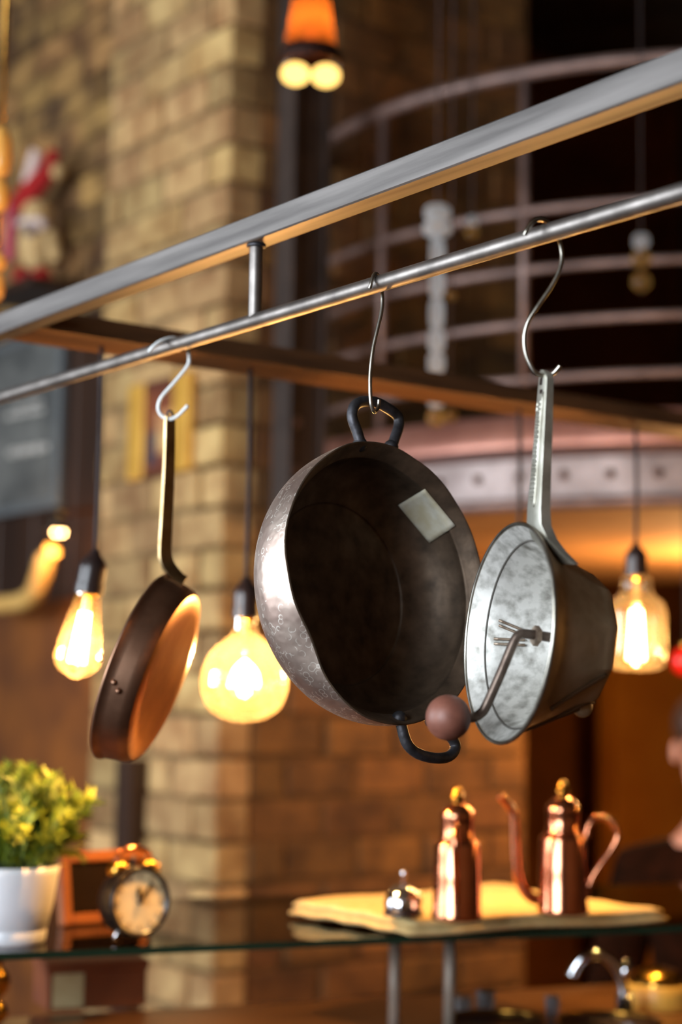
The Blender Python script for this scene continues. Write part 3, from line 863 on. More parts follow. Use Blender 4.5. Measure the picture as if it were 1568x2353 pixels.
# ------------------------------------------------------------------ pendant lamp with a dark shade, above
def shade_lamp():
    d = 3.6
    S = d / FPX
    b = P(713, 172, d)
    root = empty('shade_lamp', b, 'dark glass cone lamp with two glowing bulbs below it, hung high', 'pendant lamp')
    m = Matrix.Translation(b)
    M_sh = thin_glass('dark_amber_shade', (.22, .05, .02), frost=.22, frostcol=(.75, .24, .05), rough=.2)
    obj('shade', lathe([(70 * S, 20 * S), (62 * S, 60 * S), (50 * S, 130 * S), (38 * S, 230 * S), (26 * S, 300 * S), (10 * S, 312 * S), (0, 312 * S)], 40, m), M_sh, root)
    obj('collar', lathe([(72 * S, 22 * S), (73 * S, 40 * S), (66 * S, 60 * S), (64 * S, 60 * S), (70 * S, 38 * S), (70 * S, 22 * S)], 40, m), mat('dark_bronze', (52, 30, 24), metal=.6, rough=.5), root)
    obj('cord', cyl(b + UP * 312 * S, Vector((b.x, b.y, ZC)), .004, 10), M_cord, root)
    M_b = emission('lit_bulb', (1.0, .60, .16), 2.6)
    for s_, dy in ((-34, 2), (36, -2)):
        obj('bulb', sphere(b + CR * (s_ * S) + UP * (dy * S), 1, 24, 14, sc_=(33 * S, 33 * S, 25 * S)), M_b, root)
    point_light('lamp_glow', b + UP * (120 * S), .9, WARM, .016, root)
shade_lamp()

# ------------------------------------------------------------------ curved balcony with railing
BC = Vector((1.0, 5.08, 0)); BR = 1.15
def bz(y, x=1540, extra=0.0):                                # height of image row y on the balcony's near edge
    d = 3.92
    return P(x, y, d).z
def arc_pts(r, z, a0=R_(128), a1=R_(352), n=72):
    out = []
    for i in range(n + 1):
        a = a0 + (a1 - a0) * i / n
        p = BC + Vector((r * math.cos(a), r * math.sin(a), z))
        if p.dot(EE) > E0 + .004: out.append(p)
    return out
M_rail = mat('brown_painted_rail', (128, 104, 96), (100, 80, 74), metal=.35, rough=.42, scale=14)
M_fascia = mat('dull_pewter_band', (146, 132, 128), (108, 94, 90), metal=.5, rough=.45, scale=9, detail=5)
M_pink = mat('pinkish_copper_sheet', (176, 124, 108), (150, 100, 86), metal=.5, rough=.42, scale=6)
M_soffit = mat('tan_plaster', (190, 142, 90), (168, 120, 70), rough=.8, scale=5)
bal = empty('curved_balcony', BC + UP * bz(1160), 'curved balcony with riveted metal edge and brown tube railing', 'balcony')
def arc_sheet(profile):
    V, F = [], []; rows = []
    for r, z in profile:
        rows.append(arc_pts(r, z))
    n = min(len(r) for r in rows)
    rows = [r[len(r) - n:] for r in rows]
    for r in rows: V += r
    for i in range(len(rows) - 1):
        for j in range(n - 1):
            F.append((i * n + j, i * n + j + 1, (i + 1) * n + j + 1, (i + 1) * n + j))
    return V, F
z_so, z_l1, z_f0, z_f1, z_g1, z_p1 = bz(1164), bz(1136), bz(1130), bz(1040), bz(1014), bz(930)
obj('lip', arc_sheet([(BR + .05, z_so), (BR + .075, z_so), (BR + .08, z_l1), (BR + .052, z_l1)]), M_rail, bal)
fas = obj('fascia', arc_sheet([(BR + .052, z_l1), (BR + .05, z_f1)]), M_fascia, bal)
obj('groove', arc_sheet([(BR + .05, z_f1), (BR + .035, z_f1), (BR + .035, z_g1), (BR + .075, z_g1)]), mat('dark_groove', (84, 54, 46), rough=.5), bal)
obj('moulding', arc_sheet([(BR + .075, z_g1), (BR + .078, z_g1 + .015), (BR + .045, z_p1), (BR - .01, z_p1 + .01)]), M_pink, bal)
obj('soffit', lathe([(0, z_so + .002), (BR * .5, z_so + .002), (BR + .06, z_so + .002)], 72, Matrix.Translation(BC)), M_soffit, bal)
obj('deck', arc_sheet([(BR + .0, z_p1 + .01), (BR * .5, z_p1 + .01), (.05, z_p1 + .01)]), M_wood_dark, bal)
M_rivet = mat('dark_rivet', (92, 66, 56), metal=.6, rough=.5)
for k in range(-14, 8):
    a = R_(272) + k * .0905
    p = BC + Vector(((BR + .052) * math.cos(a), (BR + .052) * math.sin(a), (z_f0 + z_f1) / 2 + .002))
    if p.dot(EE) > E0 + .03:
        obj('rivet', sphere(p, .012, 12, 8, sc_=(1, 1, 1)), M_rivet, fas)
for y, r in ((66, .0165), (418, .011), (566, .011), (700, .011), (838, .011)):
    zz = P(1540, y, 3.93).z
    obj('rail', tube(arc_pts(BR, zz, n=60), r, 12), M_rail, bal)
ztop = P(1540, 66, 3.93).z
for x in (876, 1203):
    best = None
    for i in range(400):
        a = R_(150) + R_(150) * i / 400
        p = BC + Vector((BR * math.cos(a), BR * math.sin(a), 2.3))
        if p.dot(EE) > E0 + .01 and abs(pix(p)[0] - x) < 4 and pix(p)[2] < 4.9: best = p; break
    if best is not None:
        obj('railing_post', cyl(Vector((best.x, best.y, z_p1)), Vector((best.x, best.y, ztop)), .012, 14), M_rail, bal)

# tall dark steel stanchion in front of the pier's right face
def stanchion():
    a = P(700, 250, 4.45); b_ = Vector((a.x, a.y, P(660, 1420, 4.45).z))
    o = empty('steel_stanchion', b_, 'dark grey steel stanchion hanging in front of the brick pier', 'post')
    h2 = (Vector((a.x, a.y, ZC)) - b_)
    mid = (b_ + Vector((a.x, a.y, ZC))) / 2
    obj('web', box(mid, EE, D2, UP, .012, .045, h2.length / 2, .002), M_dm, o, smooth=False)
    for s_ in (-1, 1):
        obj('flange', box(mid + D2 * (.05 * s_), EE, D2, UP, .038, .008, h2.length / 2, .002), M_dm, o, smooth=False)
    for y in (860, 980, 1090):
        p = P(675, y, 4.40)
        obj('bolt', sphere(Vector((a.x, a.y, p.z)) + EE * .016 - D2 * .02, .013, 10, 8), M_rail, o)
M_dm = mat('charcoal_steel', (62, 48, 40), (44, 33, 27), metal=.2, rough=.5, scale=10)
stanchion()

# glass strings hanging over the balcony
M_crystal = thin_glass('cut_crystal', (.80, .84, .86), frost=.75, frostcol=(.95, .98, 1.0), ior=1.7, rough=.12)
M_ball = thin_glass('amber_ball', (1, .8, .5), frost=.35, frostcol=(1, .75, .35))
def crystal_string(x, d, items, label):
    z_lo = P(x, items[-1][1], d).z
    p0 = P(x, items[0][0], d)
    root = empty('crystal_string', Vector((p0.x, p0.y, z_lo)), label, 'crystal pendant', 'glass strings by the balcony')
    obj('wire', cyl(Vector((p0.x, p0.y, z_lo)), Vector((p0.x, p0.y, ZC)), .002, 8), M_cord, root)
    for y0, y1, w, kind in items:
        za, zb = P(x, y1, d).z, P(x, y0, d).z
        h_ = zb - za; r = w / 2 * d / FPX
        m = Matrix.Translation(Vector((p0.x, p0.y, za)))
        if kind == 'ball': obj('glass_ball', sphere(Vector((p0.x, p0.y, (za + zb) / 2)), r, 16, 10), M_ball, root)
        else: obj('crystal', lathe([(0, 0), (r * .55, 0), (r * .9, h_ * .12), (r, h_ * .3), (r, h_ * .75), (r * .8, h_ * .93), (r * .5, h_), (0, h_)], 8, m), M_crystal, root, smooth=False)
crystal_string(1006, 3.55, [(472, 508, 62, 'c'), (508, 545, 66, 'c'), (548, 620, 34, 'c'), (622, 690, 34, 'c'), (692, 762, 34, 'c'), (764, 816, 38, 'c'), (818, 866, 38, 'c'), (905, 945, 36, 'c'), (948, 990, 40, 'ball')],
               'long white crystal string hanging left of the wire hook')
crystal_string(1086, 3.7, [(496, 520, 26, 'c'), (518, 550, 32, 'ball')], 'short amber glass drop beside the long crystal string')
crystal_string(1474, 3.75, [(538, 572, 38, 'c'), (574, 618, 46, 'ball'), (622, 680, 46, 'ball')], 'pale glass drop hanging at the right over the railing')
crystal_string(1038, 3.55, [(640, 720, 24, 'ball'), (945, 980, 30, 'ball')], 'amber glass balls strung beside the long crystal string')

# ------------------------------------------------------------------ glass shelf
ZS = hitz(0, 2199, 0).z
ZS = P(0, 2192, 2.3).z
SA = hitz(0, 2190, ZS); SB = hitz(1568, 2126, ZS)
D3 = (SB - SA); D3.z = 0; D3.normalize()
D4 = Vector((-D3.y, D3.x, 0)); D4 = D4 if D4.y > 0 else -D4
SL = SA - D3 * .55; SR = SB + D3 * .45
DEP = .56; TH = .010
M_glass_top = thin_glass('shelf_glass', (.93, .97, .94), ior=1.5)
M_glass_edge = mat('green_glass_edge', (8, 44, 32), (5, 30, 22), rough=.2, scale=4, spec=.8)
M_sup = mat('grey_support', (150, 138, 126), (128, 116, 104), metal=.3, rough=.5, scale=20)
shelf = empty('glass_shelf', (SL + SR) / 2 + D4 * DEP / 2 - UP * TH, 'clear glass shelf with a green edge along the bar', 'shelf')
cS = (SL + SR) / 2 + D4 * (DEP / 2) - UP * (TH / 2)
pane = obj('pane', box(cS, D3, D4, UP, (SR - SL).length / 2, DEP / 2, TH / 2), M_glass_top, shelf, smooth=False)
pane.data.materials.append(M_glass_edge)
for p in pane.data.polygons:
    if abs(p.normal.z) < .5: p.material_index = 1
ZK = ZS - TH - .155                                          # counter height
for x in (985, 1116):
    q = hitz(x, 2165, ZS - TH) + D4 * .12
    obj('support', cyl(Vector((q.x, q.y, ZK)), Vector((q.x, q.y, ZS - TH)), .009, 16), M_sup, shelf)
for q in (SL + D3 * .1 + D4 * .1, SR - D3 * .1 + D4 * .1, SL + D3 * .1 + D4 * .25, SR - D3 * .1 + D4 * .25):
    obj('support', cyl(Vector((q.x, q.y, ZK)), Vector((q.x, q.y, ZS - TH)), .009, 16), M_sup, shelf)

# bar counter below
kf = hitz(760, 2296, ZK)
off = (kf - SA).dot(D4)
cK = (SL + SR) / 2 + D4 * (off - .45); cK.z = ZK
ctr = empty('bar_counter', Vector((cK.x, cK.y, 0)), 'dark wooden bar counter under the glass shelf', 'counter')
obj('worktop', box(cK - UP * .02, D3, D4, UP, (SR - SL).length / 2, .45, .02, .004), mat('oiled_worktop', (108, 70, 38), (78, 46, 22), rough=.35, scale=6, stretch=(.2, 1, 1)), ctr, smooth=False)
obj('front', box(Vector((cK.x, cK.y, ZK / 2 - .02)), D3, D4, UP, (SR - SL).length / 2 - .03, .40, ZK / 2 - .02), M_wood_dark, ctr, smooth=False)

def shelf_at(x, y): return hitz(x, y, ZS)
def scale_at(p): return pix(p)[2] / FPX

# ------------------------------------------------------------------ potted plant
def plant():
    p = shelf_at(38, 2178); p = p + D4 * .055
    S = scale_at(p)
    root = empty('potted_plant', p, 'bushy green plant in a white tapered pot beside the clock', 'plant')
    m = Matrix.Translation(p)
    M_pot = mat('white_ceramic', (222, 222, 224), (208, 208, 212), rough=.28, scale=6)
    H = 176 * S; rb, rt = 84 * S, 112 * S
    pot_ = obj('pot', lathe([(0, 0), (rb * .96, 0), (rb, .003), (rb * 1.03, H * .17), (rb * 1.005, H * .185), (rb * 1.04, H * .2), (rb + (rt - rb) * .55, H * .5), (rt * .985, H * .9), (rt, H), (rt * .97, H), (rt * .93, H * .9), (0, H * .88)], 56, m), M_pot, root)
    obj('soil', lathe([(0, H * .9), (rt * .92, H * .89)], 32, m), mat('dark_soil', (44, 32, 22), rough=.9), root)
    rnd = random.Random(11)
    V, F = [], []
    nst = 190
    stems = []
    for i in range(nst):
        a = rnd.uniform(0, 2 * math.pi); rr = rnd.uniform(0, .75) * rt
        b0 = p + Vector((rr * math.cos(a), rr * math.sin(a), H * .9))
        lean = rnd.uniform(.1, 1.05) * (.4 + rr / rt)
        ln = rnd.uniform(.06, .135) * (1.1 - .12 * lean)
        a2 = a + rnd.uniform(-.5, .5)
        d = Vector((math.cos(a2) * lean, math.sin(a2) * lean, 1)).normalized()
        tip = b0 + d * ln - UP * (.012 * lean)
        midp = (b0 + tip) / 2 + UP * .012
        path = smooth_path([b0, midp, tip], 5)
        stems.append(tube(path, .0011, 5))
        for k in range(2, len(path)):
            t = (path[k] - path[k - 1]).normalized()
            for s_ in range(7):
                aa = rnd.uniform(0, 2 * math.pi)
                x_ = t.cross(Vector((math.cos(aa), math.sin(aa), .3))).normalized()
                dv = (t * rnd.uniform(.5, 1.0) + x_).normalized()
                l = rnd.uniform(.014, .028); w = dv.cross(t).normalized() * rnd.uniform(.0011, .0019)
                o = path[k]; n0 = len(V)
                V += [o, o + dv * l * .5 + w + t * .001, o + dv * l, o + dv * l * .5 - w - t * .001]
                F.append((n0, n0 + 1, n0 + 2, n0 + 3))
    M_leaf = mat('yellow_green_leaf', (168, 182, 54), (74, 100, 26), rough=.5, scale=16, lo=.4, hi=.6)
    lf = obj('foliage', (V, F), M_leaf, root); lf['kind'] = 'stuff'
    st_ = obj('stems', join(*stems), mat('green_stem', (70, 84, 28), rough=.6), root); st_['kind'] = 'stuff'
plant()

# ------------------------------------------------------------------ twin-bell clock and the framed slate behind it
def clock():
    p = shelf_at(312, 2166) + D4 * .02
    S = scale_at(p)
    f_ = (-D4 * .96 + D3 * .28 + UP * .02).normalized()
    cz = 90 * S
    c = p + UP * cz
    fx = UP.cross(f_).normalized(); fy = f_.cross(fx)
    m = frame(c, fx, fy, f_)
    root = empty('alarm_clock', p, 'small black twin-bell alarm clock with a cream dial', 'clock')
    R = 80 * S; Dp = .020
    M_c = mat('black_enamel', (28, 22, 20), rough=.3)
    obj('case', lathe([(0, -Dp), (R * .8, -Dp), (R * .96, -Dp * .8), (R, -Dp * .5), (R, Dp), (R * .97, Dp * 1.15), (R * .88, Dp * 1.05), (R * .86, Dp * .8), (0, Dp * .8)], 48, m), M_c, root)
    dial = obj('dial', lathe([(0, Dp * .85), (R * .86, Dp * .85)], 48, m), mat('cream_dial', (236, 214, 168), (228, 202, 150), rough=.45, scale=12), root)
    hm = mat('dark_hand', (48, 36, 26), rough=.4)
    for ang, ln, w in ((8, .42, .003), (-38, .62, .0022)):
        a = R_(90 + ang); dv = fx * math.cos(a) + fy * math.sin(a)
        obj('hand', box(c + f_ * (Dp * .95) + dv * (R * ln / 2), dv, dv.cross(f_), f_, R * ln / 2, w, .0006), hm, root, smooth=False)
    obj('hub', sphere(c + f_ * (Dp * .95), .004, 12, 8), hm, root)
    obj('hour_marks', join(*[box(c + f_ * (Dp * .9) + (fx * math.cos(k * math.pi / 6) + fy * math.sin(k * math.pi / 6)) * (R * .72), (fx * math.cos(k * math.pi / 6) + fy * math.sin(k * math.pi / 6)), (fx * -math.sin(k * math.pi / 6) + fy * math.cos(k * math.pi / 6)), f_, R * .06, .0009, .0004) for k in range(12)]), mat('tan_marks', (150, 120, 80), rough=.5), dial, smooth=False)
    for sgn in (-1, 1):
        d_ = (fy * .86 + fx * (.5 * sgn)).normalized()
        bm = frame_z(c + d_ * (R * 1.06), d_)
        obj('bell', lathe([(R * .34, 0), (R * .33, R * .08), (R * .26, R * .2), (R * .12, R * .27), (0, R * .29)], 28, bm), M_brass, root)
        d2 = (-fy * .86 + fx * (.5 * sgn)).normalized()
        obj('foot', tube([c + d2 * (R * .92), c + d2 * (R * 1.02), Vector((c.x, c.y, p.z + .003)) + fx * (R * .62 * sgn)], [.003, .0042, .003], 10), M_chrome, root)
    hh = [c + fy * (R * 1.05) + fx * (R * .62 * -1), c + fy * (R * 1.4) - fx * (R * .46), c + fy * (R * 1.52), c + fy * (R * 1.4) + fx * (R * .46), c + fy * (R * 1.05) + fx * (R * .62)]
    obj('handle', tube(smooth_path(hh, 5), .0035, 10), M_copper, root)
    obj('striker', tube([c + fy * (R * 1.0), c + fy * (R * 1.3)], .0022, 8), M_iron, root)
clock()
def slate():
    a = shelf_at(168, 2150) + D4 * .10
    S = scale_at(a)
    p = shelf_at(282, 2140) + D4 * .10
    f_ = (-D4 * .93 + D3 * .26 + UP * .16).normalized(); fx = UP.cross(f_).normalized(); fy = f_.cross(fx)
    hw, hh, b_ = 118 * S, 84 * S, 13 * S
    c = p + fy * hh
    root = empty('framed_slate', p, 'orange-brown wooden frame with dark slate leaning behind the clock', 'frame')
    mw = mat('orange_wood', (146, 82, 36), (112, 58, 22), rough=.45, scale=14, stretch=(1, .2, 1))
    for s_ in (-1, 1):
        obj('stile', box(c + fx * ((hw - b_) * s_), fx, fy, f_, b_, hh, .009, .002), mw, root, smooth=False)
        obj('rail', box(c + fy * ((hh - b_) * s_), fx, fy, f_, hw - 2 * b_, b_, .009, .002), mw, root, smooth=False)
    obj('slate', box(c - f_ * .003, fx, fy, f_, hw - b_ * 1.5, hh - b_ * 1.5, .004), mat('dark_slate', (30, 17, 12), (20, 11, 8), rough=.9, spec=.1, scale=10), root, smooth=False)
slate()

# ------------------------------------------------------------------ folded towel, bell, copper oil cans
def towel():
    cs = [(664, 2112), (936, 2156), (1536, 2128), (1140, 2062)]
    A, B, C, D = [shelf_at(x, y) for x, y in cs]
    V, F = [], []; n1, n2 = 40, 28; th = .0125
    rnd = random.Random(5)
    lay = []
    def surf(u, v, z):
        q = (A * (1 - u) + B * u) * (1 - v) + (D * (1 - u) + C * u) * v
        return q + UP * (z + .0022 * math.sin(v * 9 + u * 4) + .0012 * math.sin(u * 23 + v * 5))
    geos = []
    for layer, (z0, z1, ins) in enumerate(((.0045, .0145, 0.0), (.0150, .0265, .012))):
        V, F = [], []
        prof = [(0.02, z0), (0.0, z0 + (z1 - z0) * .35), (0.0, z0 + (z1 - z0) * .7), (.02, z1)]
        def ring(k):
            out = []
            e, z = prof[k]
            e += ins
            N = 26
            for i in range(N): out.append(surf(e + (1 - 2 * e) * i / N, e, z))
            for i in range(N): out.append(surf(1 - e, e + (1 - 2 * e) * i / N, z))
            for i in range(N): out.append(surf(1 - e - (1 - 2 * e) * i / N, 1 - e, z))
            for i in range(N): out.append(surf(e, 1 - e - (1 - 2 * e) * i / N, z))
            return out
        rs = [ring(k) for k in range(4)]
        n = len(rs[0])
        for r in rs: V += r
        for k in range(3):
            for i in range(n):
                j = (i + 1) % n
                F.append((k * n + i, k * n + j, (k + 1) * n + j, (k + 1) * n + i))
        # top grid
        g0 = len(V); G = 26; e = prof[3][0] + ins
        for i in range(G + 1):
            for j in range(G + 1):
                V.append(surf(e + (1 - 2 * e) * i / G, e + (1 - 2 * e) * j / G, z1))
        for i in range(G):
            for j in range(G):
                a = g0 + i * (G + 1) + j
                F.append((a, a + G + 1, a + G + 2, a + 1))
        geos.append((V, F))
    M_t = mat('cream_towelling', (214, 188, 132), (196, 168, 112), rough=.95, scale=70, bump=.5, bscale=300, bdist=.001)
    root = empty('folded_towel', (A + B + C + D) / 4, 'cream folded towel lying on the glass shelf', 'towel')
    for g in geos: obj('fold', g, M_t, root)
towel()
ZT = ZS + .0305
def bell():
    p = hitz(927, 2104, ZT)
    S = scale_at(p)
    root = empty('service_bell', p, 'chrome domed service bell on the cream towel', 'bell')
    m = Matrix.Translation(p)
    obj('base', lathe([(0, 0), (44 * S, 0), (46 * S, .003), (45 * S, .008), (38 * S, .011), (0, .011)], 40, m), M_black, root)
    obj('dome', lathe([(44 * S, .012), (45 * S, .016), (42 * S, .026), (33 * S, .036), (18 * S, .043), (0, .046)], 40, m), M_chrome, root)
    obj('button', lathe([(3 * S, .046), (3 * S, .053), (6 * S, .056), (7 * S, .061), (4 * S, .066), (0, .067)], 20, m), M_chrome, root)
bell()
def oil_can(x, y, heading, label, full=True):
    p = hitz(x, y, ZT)
    S = scale_at(p)
    root = empty('oil_can', p, label, 'oil can', 'polished copper oil cans on the towel')
    m = Matrix.Translation(p)
    W_ = 56 * S
    obj('body', lathe([(0, 0), (W_ * 1.02, 0), (W_ * 1.06, .003), (W_ * 1.04, .008), (W_, .014), (W_ * .985, 90 * S), (W_ * .95, 168 * S), (W_ * .90, 176 * S), (W_ * .72, 180 * S), (0, 180 * S)], 56, m), M_copper, root)
    obj('lid', lathe([(W_ * .70, 178 * S), (W_ * .74, 184 * S), (W_ * .70, 190 * S), (W_ * .67, 194 * S), (W_ * .68, 226 * S), (W_ * .72, 232 * S), (W_ * .66, 244 * S), (W_ * .46, 258 * S), (W_ * .26, 264 * S), (0, 266 * S)], 48, m), M_copper, root)
    obj('finial', lathe([(W_ * .24, 262 * S), (W_ * .22, 268 * S), (W_ * .30, 276 * S), (W_ * .28, 282 * S), (W_ * .16, 288 * S), (W_ * .18, 294 * S), (W_ * .1, 301 * S), (0, 303 * S)], 28, m), M_brass, root)
    h = heading
    sp = [h * (W_ * .9) + UP * (28 * S), h * (W_ * 1.35) + UP * (36 * S), h * (W_ * 1.75) + UP * (66 * S), h * (W_ * 1.92) + UP * (120 * S), h * (W_ * 2.0) + UP * (205 * S), h * (W_ * 2.1) + UP * (232 * S), h * (W_ * 2.45) + UP * (256 * S), h * (W_ * 2.62) + UP * (264 * S)]
    path = smooth_path([p + q for q in sp], 6)
    n = len(path)
    obj('spout', tube(path, [(13 - 4.0 * i / n) * S for i in range(n)], 14), M_copper, root)
    hd = [-h * (W_ * .98) + UP * (170 * S), -h * (W_ * 1.05) + UP * (196 * S), -h * (W_ * 1.4) + UP * (217 * S), -h * (W_ * 1.95) + UP * (212 * S), -h * (W_ * 2.25) + UP * (180 * S), -h * (W_ * 2.05) + UP * (148 * S), -h * (W_ * 1.5) + UP * (105 * S), -h * (W_ * 1.15) + UP * (72 * S), -h * (W_ * 1.0) + UP * (40 * S)]
    obj('handle', tube(smooth_path([p + q for q in hd], 6), 7.5 * S, 12), M_copper, root)
oil_can(1050, 2112, (CF * .97 + CR * .1).normalized() * Vector((1, 1, 0)), 'copper oil can seen from behind, beside the chrome bell')
hd_ = Vector((-CR.x, -CR.y, 0)).normalized()
oil_can(1294, 2098, hd_, 'copper oil can with its long spout to the left and loop handle')

# ------------------------------------------------------------------ things on the counter
def K(x, y): return hitz(x, y, ZK)
def carton():
    p = K(222, 2318); S = scale_at(p)
    f_ = -D4; fx = D3
    root = empty('brown_box', p, 'reddish brown cardboard box with a cream label on the counter', 'box')
    w, h, dp = 118 * S, 96 * S, .05
    mb = mat('red_brown_card', (138, 70, 30), (112, 52, 20), rough=.7, scale=10)
    obj('carton', box(p + UP * (h / 2) + D4 * dp, fx, D4, UP, w, dp, h / 2, .003), mb, root, smooth=False)
    obj('lid', box(p + UP * h + D4 * dp, fx, D4, UP, w + .003, dp + .003, .008, .002), mb, root, smooth=False)
    l = obj('paper_label', box(p + UP * (h * .46) - D4 * .001 - fx * (68 * S), fx, D4, UP, 36 * S, .0008, 38 * S), mat('cream_label', (214, 190, 140), (196, 168, 116), rough=.8, scale=20), root, smooth=False)
carton()
def tap():
    b_ = K(1436, 2340) ; S = scale_at(b_)
    root = empty('chrome_tap', b_, 'chrome gooseneck tap rising from the bar counter', 'tap')
    def q(x, y): return P(x, y, pix(b_)[2])
    obj('neck', tube(smooth_path([b_, q(1436, 2300), q(1424, 2240), q(1398, 2204), q(1366, 2192), (q(1334, 2206)), q(1312, 2244)], 6), .0085, 16), M_chrome, root)
    obj('base', lathe([(0, 0), (.024, 0), (.024, .006), (.014, .012), (.013, .04), (.0085, .045)], 24, Matrix.Translation(b_)), M_chrome, root)
    obj('lever', tube([q(1428, 2262), q(1444, 2205)], [.006, .008], 12), M_chrome, root)
tap()
def tin():
    p = K(1512, 2316); S = scale_at(p)
    root = empty('yellow_tin', p, 'pale gold tin with a domed lid behind the chrome tap', 'tin')
    m = Matrix.Translation(p)
    obj('body', lathe([(0, 0), (70 * S, 0), (72 * S, .003), (71 * S, 52 * S), (68 * S, 56 * S), (0, 56 * S)], 40, m), mat('pale_gold_paint', (226, 180, 86), (208, 158, 66), rough=.4, scale=6), root)
    obj('lid', lathe([(66 * S, 57 * S), (64 * S, 70 * S), (50 * S, 84 * S), (20 * S, 92 * S), (0, 93 * S)], 40, m), M_brass, root)
tin()
def tumbler(x, y, w, h, label):
    p = K(x, y); S = scale_at(p)
    root = empty('tumbler', p, label, 'glass', 'glasses on the counter')
    obj('glass_wall', lathe([(0, 0), (w * .42 * S, 0), (w * .5 * S, h * S), (w * .47 * S, h * S), (w * .38 * S, 6 * S), (0, 6 * S)], 28, Matrix.Translation(p)), thin_glass('tumbler_glass', (.9, .92, .94), frost=.5, frostcol=(.9, .9, .92)), root)
tumbler(1062, 2338, 44, 46, 'small clear tumbler on the counter, nearest the corner of the towel')
tumbler(1116, 2336, 44, 56, 'taller clear tumbler on the counter below the copper cans')
tumbler(1270, 2334, 34, 44, 'dim small tumbler on the counter left of the tap')
def tray(x, y, w, label):
    p = K(x, y); S = scale_at(p)
    root = empty('round_tray', p, label, 'tray', 'brass rimmed trays')
    m = Matrix.Translation(p)
    obj('dish', lathe([(0, .001), (w * .46 * S, .001), (w * .5 * S, .012), (w * .49 * S, .012), (w * .45 * S, .004), (0, .004)], 48, m), mat('dark_tray', (46, 26, 16), rough=.3), root)
    obj('rim', lathe([((w * .5 + 4 * math.cos(a)) * S, .013 + 4 * S * math.sin(a)) for a in [2 * math.pi * k / 8 for k in range(9)]], 48, m), M_brass, root)
tray(1140, 2362, 230, 'brass-rimmed tray at the bottom edge, below the tumblers')
tray(1400, 2366, 240, 'brass-rimmed tray at the bottom edge, below the tap')
def candlestick():
    p = K(-12, 2400); S = scale_at(p)
    root = empty('brass_candlestick', p, 'turned brass candlestick at the left edge of the counter', 'candlestick')
    pr = [(0, 0), (34, 0), (34, 5), (14, 14), (9, 40), (26, 60), (28, 75), (20, 92), (9, 102), (26, 122), (30, 142), (24, 162), (10, 176), (14, 182), (12, 190), (0, 190)]
    obj('turned_stem', lathe([(r * S, z * S) for r, z in smoothp(pr, 3)], 28, Matrix.Translation(p)), M_brass, root)
    obj('candle_cup', lathe([(r * S, z * S) for r, z in ((12, 189), (16, 192), (15, 200), (11, 200), (10, 194), (0, 194))], 24, Matrix.Translation(p)), M_brass, root)
candlestick()

# ------------------------------------------------------------------ things on and by the left walls
def on_rec(x, y, t): return hit(x, y, room(0, t, 0), D2)
def chalkboard():
    t = T_REC + .03
    a, b_ = on_rec(-150, 1176, t), on_rec(138, 1150, t)
    c0, c1 = a.dot(EE), b_.dot(EE)
    z0, z1 = on_rec(60, 1178, t).z, on_rec(60, 772, t).z
    root = empty('chalkboard', room((c0 + c1) / 2, t, z0), 'grey chalkboard with smudged chalk writing on the dark boarding', 'chalkboard')
    mf = mat('grey_frame', (92, 96, 98), rough=.5)
    obj('slate_panel', rbox(c0 + .03, c1 - .03, t - .004, t + .01, z0 + .03, z1 - .03), mat('chalk_dust_slate', (106, 106, 102), (64, 65, 64), rough=.9, scale=6, detail=6), root, smooth=False)
    for g in (rbox(c0, c0 + .03, t - .012, t + .012, z0, z1, .003), rbox(c1 - .03, c1, t - .012, t + .012, z0, z1, .003)): obj('stile', g, mf, root, smooth=False)
    for g in (rbox(c0 + .03, c1 - .03, t - .012, t + .012, z0, z0 + .03, .003), rbox(c0 + .03, c1 - .03, t - .012, t + .012, z1 - .03, z1, .003)): obj('rail', g, mf, root, smooth=False)
    mc = mat('chalk', (206, 202, 194), (150, 148, 142), rough=.9, scale=30, lo=.3, hi=.7)
    for (x0, x1, yy, hpx) in ((18, 112, 1034, 14), (10, 100, 950, 7), (36, 96, 930, 5)):
        p0, p1 = on_rec(x0, yy + 8, t - .006), on_rec(x1, yy - 8, t - .006)
        for k in range(9):
            q0 = p0.lerp(p1, (k + .1) / 9); q1 = p0.lerp(p1, (k + .8) / 9)
            hh_ = hpx * .0006 * (1 + .5 * math.sin(k * 2.3)) + .004
            obj('chalk_stroke', box((q0 + q1) / 2, EE, D2, UP, (q1 - q0).length / 2, .0012, hh_), mc, root, smooth=False)
chalkboard()
def wall_lamp():
    t = T_REC
    head = on_rec(136, 1208, t - .14)
    S = scale_at(head)
    wallp = room(head.dot(EE), t + .05, head.z + .03)
    root = empty('wall_lamp', head, 'small chrome-shaded wall lamp on the dark boarding', 'wall lamp')
    obj('back_plate', xform(lathe([(0, 0), (.035, 0), (.033, .01), (0, .012)], 24), frame_z(wallp, -D2)), M_brass, root)
    obj('arm', tube(smooth_path([wallp - D2 * .008, wallp - D2 * .06 + UP * .03, head + UP * .035], 5), .007, 10), M_brass, root)
    obj('shade', lathe([(.052, -.022), (.05, -.012), (.038, .012), (.02, .028), (.008, .034), (0, .035), (0, .031), (.034, .01), (.046, -.012), (.048, -.022)], 32, Matrix.Translation(head)), M_chrome, root)
    obj('lit_bulb', sphere(head - UP * .012, .016, 14, 10), emission('warm_bulb', (1, .6, .2), 12), root)
    point_light('lamp_light', head - UP * .06, 6, WARM, .03, root)
wall_lamp()
